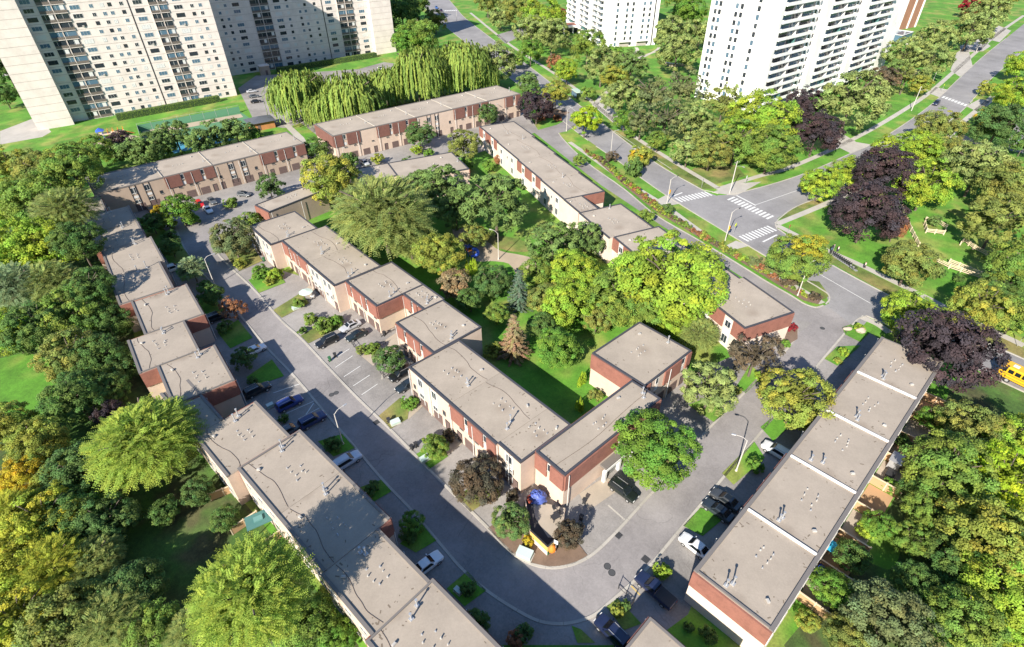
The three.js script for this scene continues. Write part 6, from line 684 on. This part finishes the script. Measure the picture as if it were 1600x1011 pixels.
// shrubs
const FB = [['r', 'red orange flowering bush'], ['y', 'yellow flowering bush'], ['g', 'green rounded bush'], ['l', 'lime green bush'], ['B', 'brown ornamental grass clump']];
{ const A = px([912, 236, 950, 262, 985, 292, 1025, 326, 1060, 348, 1095, 370, 1145, 399, 1195, 428, 1240, 454, 1278, 474]), cv = new THREE.CatmullRomCurve3(A); const r = rng(31); for (let k = 0; k < 104; k++) { const p = cv.getPointAt((k + r() * 0.6) / 105), j = Math.floor(r() * r() * 5), R = 0.5 + r() * 0.75, q = FB[[0, 1, 2, 2, 3, 4, 0, 1][Math.floor(r() * 8)]]; const t = thing('flower_bush', `${q[1]} in the lane strip ${['by the lone lime tree', 'below the golden shrub', 'opposite the open roof court', 'before the lower crossing', 'under the yellow topped maple', 'at its tip by the entrance'][Math.min(5, Math.floor(k / 17.4))]}`, 'bush', V(p.x + (r() - 0.5) * 1.2, 0.1, p.z + (r() - 0.5) * 1.2), r() * 6, `${q[1]} row ${Math.floor(k / 17.4)}`.replace(/[0-9]/, (z) => 'abcdef'[z])); part('stem', cyl(0.05, 0.03, 1, 5), M.bark, t, [0, 0, 0], 0, [1, R * 0.8, 1]); part('foliage', GEO.tiny(k % 3), leafMat[q[0]], t, [0, R * 0.6, 0], 0, [R, R, R]); } }
bush(1045, 328, 10, 'd', 'large dark bush at the junction end of the flower strip'); bush(1010, 338, 12, 'g', 'round bush between lane row and service lane, upper'); bush(1050, 366, 9, 'g', 'bushy shrub hugging the lane row wall'); bush(995, 250, 11, 'Y', 'tall yellow shrub on the flower strip', { tall: 1.5 }); bush(990, 268, 13, 'd', 'tall dark cedar on the flower strip', { tall: 1.9 }); bush(1000, 246, 17, 'y', 'pale yellow bush crown above the dark cedar', { tall: 1.2 }); bush(955, 246, 10, 'B', 'brown bare bush on the flower strip'); bush(1180, 410, 11, 'v', 'grey green bush near the lower zebra crossing'); bush(1238, 440, 10, 'B', 'thin bush under the flower strip maple');
bush(1318, 551, 8, 'l', 'round clipped lime bush on the straight row lawn', { name: 'clipped_bush' }); bush(1310, 563, 6, 'y', 'low bush at the foot of the clipped lime one'); bush(1342, 513, 7, 'l', 'low mound bush beside the white boulder'); bush(1227, 538, 8, 'm', 'lime bush at the lane row end bed'); bush(1236, 512, 8, 'R', 'dark red bush at the lane row end bed'); bush(1180, 728, 13, 'm', 'green shrub with a dark spiky top on the lamp lawn'); bush(1034, 892, 13, 'l', 'yellow flowering bush beside the blue pickup'); bush(965, 955, 10, 'y', 'low yellow bush beside the black gate'); bush(978, 946, 8, 'd', 'small dark bush by the black gate'); bush(1108, 992, 14, 'd', 'dark round bush below the bare brick end wall'); bush(1076, 980, 8, 'd', 'small shaded bush below the brick end wall');
bush(640, 630, 13, 'm', 'bright bush at the beige house corner'); bush(672, 690, 12, 'g', 'leafy bush in the small front lawn'); bush(700, 682, 11, 'u', 'purple bush by the beige house garage'); bush(580, 545, 12, 'g', 'low bushes in the picket fenced corner'); bush(566, 548, 9, 'o', 'small bush at the picket fence tip'); bush(505, 510, 14, 'g', 'flowering garden shrub before the centre row'); bush(487, 500, 12, 'g', 'feathery shrub at the driveway garden'); bush(525, 502, 11, 'm', 'lush plant beside the orange flowers'); bush(472, 517, 7, 'd', 'dark little bush at the kerb garden tip'); bush(520, 504, 5, 'r', 'orange flowers in the front garden of the centre row'); bush(468, 474, 10, 'g', 'shrub beside the teal parasol'); bush(408, 428, 14, 'm', 'bushy garden shrub on the upper driveway'); bush(430, 430, 12, 'l', 'lighter garden shrub on the upper driveway'); bush(420, 440, 8, 'y', 'low golden shrub on the upper driveway'); bush(375, 412, 9, 'y', 'low shrub beneath the upper bend tree');
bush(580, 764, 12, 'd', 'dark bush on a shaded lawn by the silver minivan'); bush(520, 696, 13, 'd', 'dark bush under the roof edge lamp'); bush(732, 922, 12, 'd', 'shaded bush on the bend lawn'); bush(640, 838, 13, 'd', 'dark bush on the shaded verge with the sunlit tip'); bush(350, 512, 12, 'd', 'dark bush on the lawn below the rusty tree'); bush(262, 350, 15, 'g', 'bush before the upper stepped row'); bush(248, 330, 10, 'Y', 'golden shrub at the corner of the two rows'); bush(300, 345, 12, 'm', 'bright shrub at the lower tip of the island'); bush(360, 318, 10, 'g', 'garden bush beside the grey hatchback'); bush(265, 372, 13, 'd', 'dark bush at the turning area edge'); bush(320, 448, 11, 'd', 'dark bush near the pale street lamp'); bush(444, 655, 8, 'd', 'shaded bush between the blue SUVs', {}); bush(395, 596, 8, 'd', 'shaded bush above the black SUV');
bush(590, 250, 10, 'y', 'autumn bush before the grey garage court'); bush(652, 236, 9, 'l', 'lime bush at the round street tree'); bush(670, 240, 8, 'm', 'green bush next to the round street tree'); bush(780, 250, 9, 'r', 'orange bush beside the lane row wall, courtyard side'); bush(730, 260, 11, 'm', 'bright bush between pines and lane row'); bush(765, 262, 11, 'm', 'bright bush below the orange one'); bush(855, 178, 8, 'R', 'red pink flower bed bush at the purple tree'); bush(872, 184, 7, 'r', 'orange pink flowers at the purple tree'); bush(845, 186, 7, 'r', 'flowers at the upper row end'); bush(930, 618, 11, 'o', 'olive shrub at the square block wall'); bush(950, 640, 9, 'o', 'low shrub behind the corner house'); bush(770, 548, 14, 'y', 'golden shrub at the centre row end'); bush(752, 570, 10, 'o', 'low olive shrub behind the centre row end'); bush(1000, 690, 8, 'R', 'dark red shrub at the corner house wall'); bush(770, 770, 12, 'l', 'pale shrub beside the narrow beige house'); bush(800, 776, 10, 'u', 'dark bare shrub at the terrace side wall'); bush(826, 846, 9, 'Y', 'golden grass clump before the terrace wall', { tall: 1.5 }); bush(1150, 612, 8, 'o', 'shrub under the grey green pine'); bush(1190, 590, 10, 'l', 'pale shrub at the entrance kerb'); bush(960, 130, 9, 'm', 'low bush on the far bank'); bush(985, 210, 9, 'm', 'bright bush at the foot of the loose clump');
bush(1300, 905, 12, 'Y', 'golden shrub in the lower back yards'); bush(1350, 830, 14, 'l', 'pale shrub at the blue table yard'); bush(1408, 690, 12, 'd', 'dark shrub at the back of the straight row'); bush(1390, 760, 12, 'm', 'leafy shrub behind the middle back yard');
{ const r = rng(5), mk = (x, y, R, label) => { const g = new THREE.IcosahedronGeometry(R, 3), p = g.attributes.position; for (let i = 0; i < p.count; i++) { const k = 1 + 0.16 * Math.sin(p.getX(i) * 4 + R * 9) + 0.12 * Math.sin(p.getZ(i) * 5 + 2) + 0.1 * Math.sin(p.getY(i) * 6); p.setXYZ(i, p.getX(i) * k * 1.3, p.getY(i) * k * 0.75, p.getZ(i) * k); } g.computeVertexNormals(); const t = thing('boulder', label, 'boulder', at(x, y)); part('stone', g, M.paver, t, [0, R * 0.5, 0]); }; mk(1344, 519, 0.8, 'larger pale boulder on the small entrance lawn'); mk(1323, 516, 0.6, 'smaller pale boulder at the kerb of the entrance lawn'); }
// pedestrians: one continuous body each, with clothes and hair
const bodyGeo = cached('person', () => { const mc = new MarchingCubes(40, new THREE.MeshBasicMaterial(), false, false, 60000), N = 40; mc.isolation = 0; const S = 1.0; const caps = [[[0, 1.0, 0], [0, 1.42, 0], 0.155, 0.17], [[0, 1.45, 0], [0, 1.56, 0], 0.06, 0.06], [[0, 1.66, 0.01], [0, 1.7, 0.0], 0.1, 0.1], [[0.1, 0.95, 0], [0.12, 0.5, 0.1], 0.1, 0.07], [[0.12, 0.5, 0.1], [0.12, 0.07, 0.0], 0.065, 0.045], [[-0.1, 0.95, 0], [-0.12, 0.5, -0.04], 0.1, 0.07], [[-0.12, 0.5, -0.04], [-0.12, 0.09, -0.2], 0.065, 0.045], [[0.12, 0.06, -0.02], [0.13, 0.04, 0.14], 0.045, 0.04], [[-0.12, 0.07, -0.22], [-0.13, 0.05, -0.08], 0.045, 0.04], [[0.19, 1.4, 0], [0.27, 1.1, -0.06], 0.055, 0.045], [[0.27, 1.1, -0.06], [0.27, 0.84, 0.06], 0.042, 0.035], [[-0.19, 1.4, 0], [-0.27, 1.1, 0.02], 0.055, 0.045], [[-0.27, 1.1, 0.02], [-0.26, 0.85, 0.14], 0.042, 0.035]];
  for (let k = 0; k < N; k++) for (let j = 0; j < N; j++) for (let i = 0; i < N; i++) { const x = (i / N * 2 - 1) * S, y = (j / N * 2 - 1) * S + 0.92, z = (k / N * 2 - 1) * S; let d = 9; for (const [a, b, ra, rb] of caps) { const ab = [b[0] - a[0], b[1] - a[1], b[2] - a[2]], l2 = ab[0] ** 2 + ab[1] ** 2 + ab[2] ** 2, t = clamp01(((x - a[0]) * ab[0] + (y - a[1]) * ab[1] + (z - a[2]) * ab[2]) / l2), q = Math.hypot(x - a[0] - ab[0] * t, y - a[1] - ab[1] * t, z - a[2] - ab[2] * t) - lerp(ra, rb, t), hh = Math.max(0.05 - Math.abs(d - q), 0) / 0.05; d = Math.min(d, q) - hh * hh * 0.0125; } mc.field[i + j * N + k * N * N] = -d; }
  mc.update(); const g = new THREE.BufferGeometry(), n = mc.count; g.setAttribute('position', new THREE.Float32BufferAttribute(mc.positionArray.slice(0, n * 3), 3)); g.setAttribute('normal', new THREE.Float32BufferAttribute(mc.normalArray.slice(0, n * 3), 3)); const p = g.attributes.position; for (let i = 0; i < p.count; i++) p.setXYZ(i, p.getX(i) * S, p.getY(i) * S + 0.92, p.getZ(i) * S); return g; });
const lathe = (pts, n = 12) => new THREE.LatheGeometry(pts.map(([r, y]) => new THREE.Vector2(r, y)), n);
const skin = mat([0.4, 0.24, 0.17], 0.7), hairM = mat([0.03, 0.02, 0.015], 0.8), shirtG = lathe([[0.19, 0.95], [0.2, 1.1], [0.215, 1.3], [0.2, 1.42], [0.09, 1.49]]).scale(1, 1, 0.8), legG = (s) => tube([V(s * 0.1, 0.98, 0), V(s * 0.12, 0.5, s > 0 ? 0.1 : -0.04), V(s * 0.12, 0.14, s > 0 ? 0.02 : -0.18)], 0.1, 8), hairG = new THREE.SphereGeometry(0.118, 12, 8, 0, 6.2832, 0, 1.7).translate(0, 1.7, -0.015), legA = legG(1), legB = legG(-1);
function person(x, y, az, shirt, trousers, label) { const t = thing('person', label, 'person', at(x, y).setY(0.03), turnOf(az) + Math.PI / 2); part('body', bodyGeo, skin, t); part('shirt', shirtG, mat(shirt, 0.8), t); const tm = mat(trousers, 0.8); part('trousers', merge([legA, legB]), tm, t); part('hair', hairG, hairM, t); }
person(1301, 391, 150, [0.03, 0.03, 0.04], [0.02, 0.02, 0.03], 'person in dark clothes walking on the pavement by the bike docks'); person(1308, 394, 150, [0.7, 0.7, 0.68], [0.03, 0.03, 0.06], 'person in a white top walking beside the dark clothed one'); person(1350, 419, 330, [0.6, 0.6, 0.6], [0.03, 0.03, 0.03], 'person in a pale top walking alone toward the bike docks');
renderer.render(scene, camera);
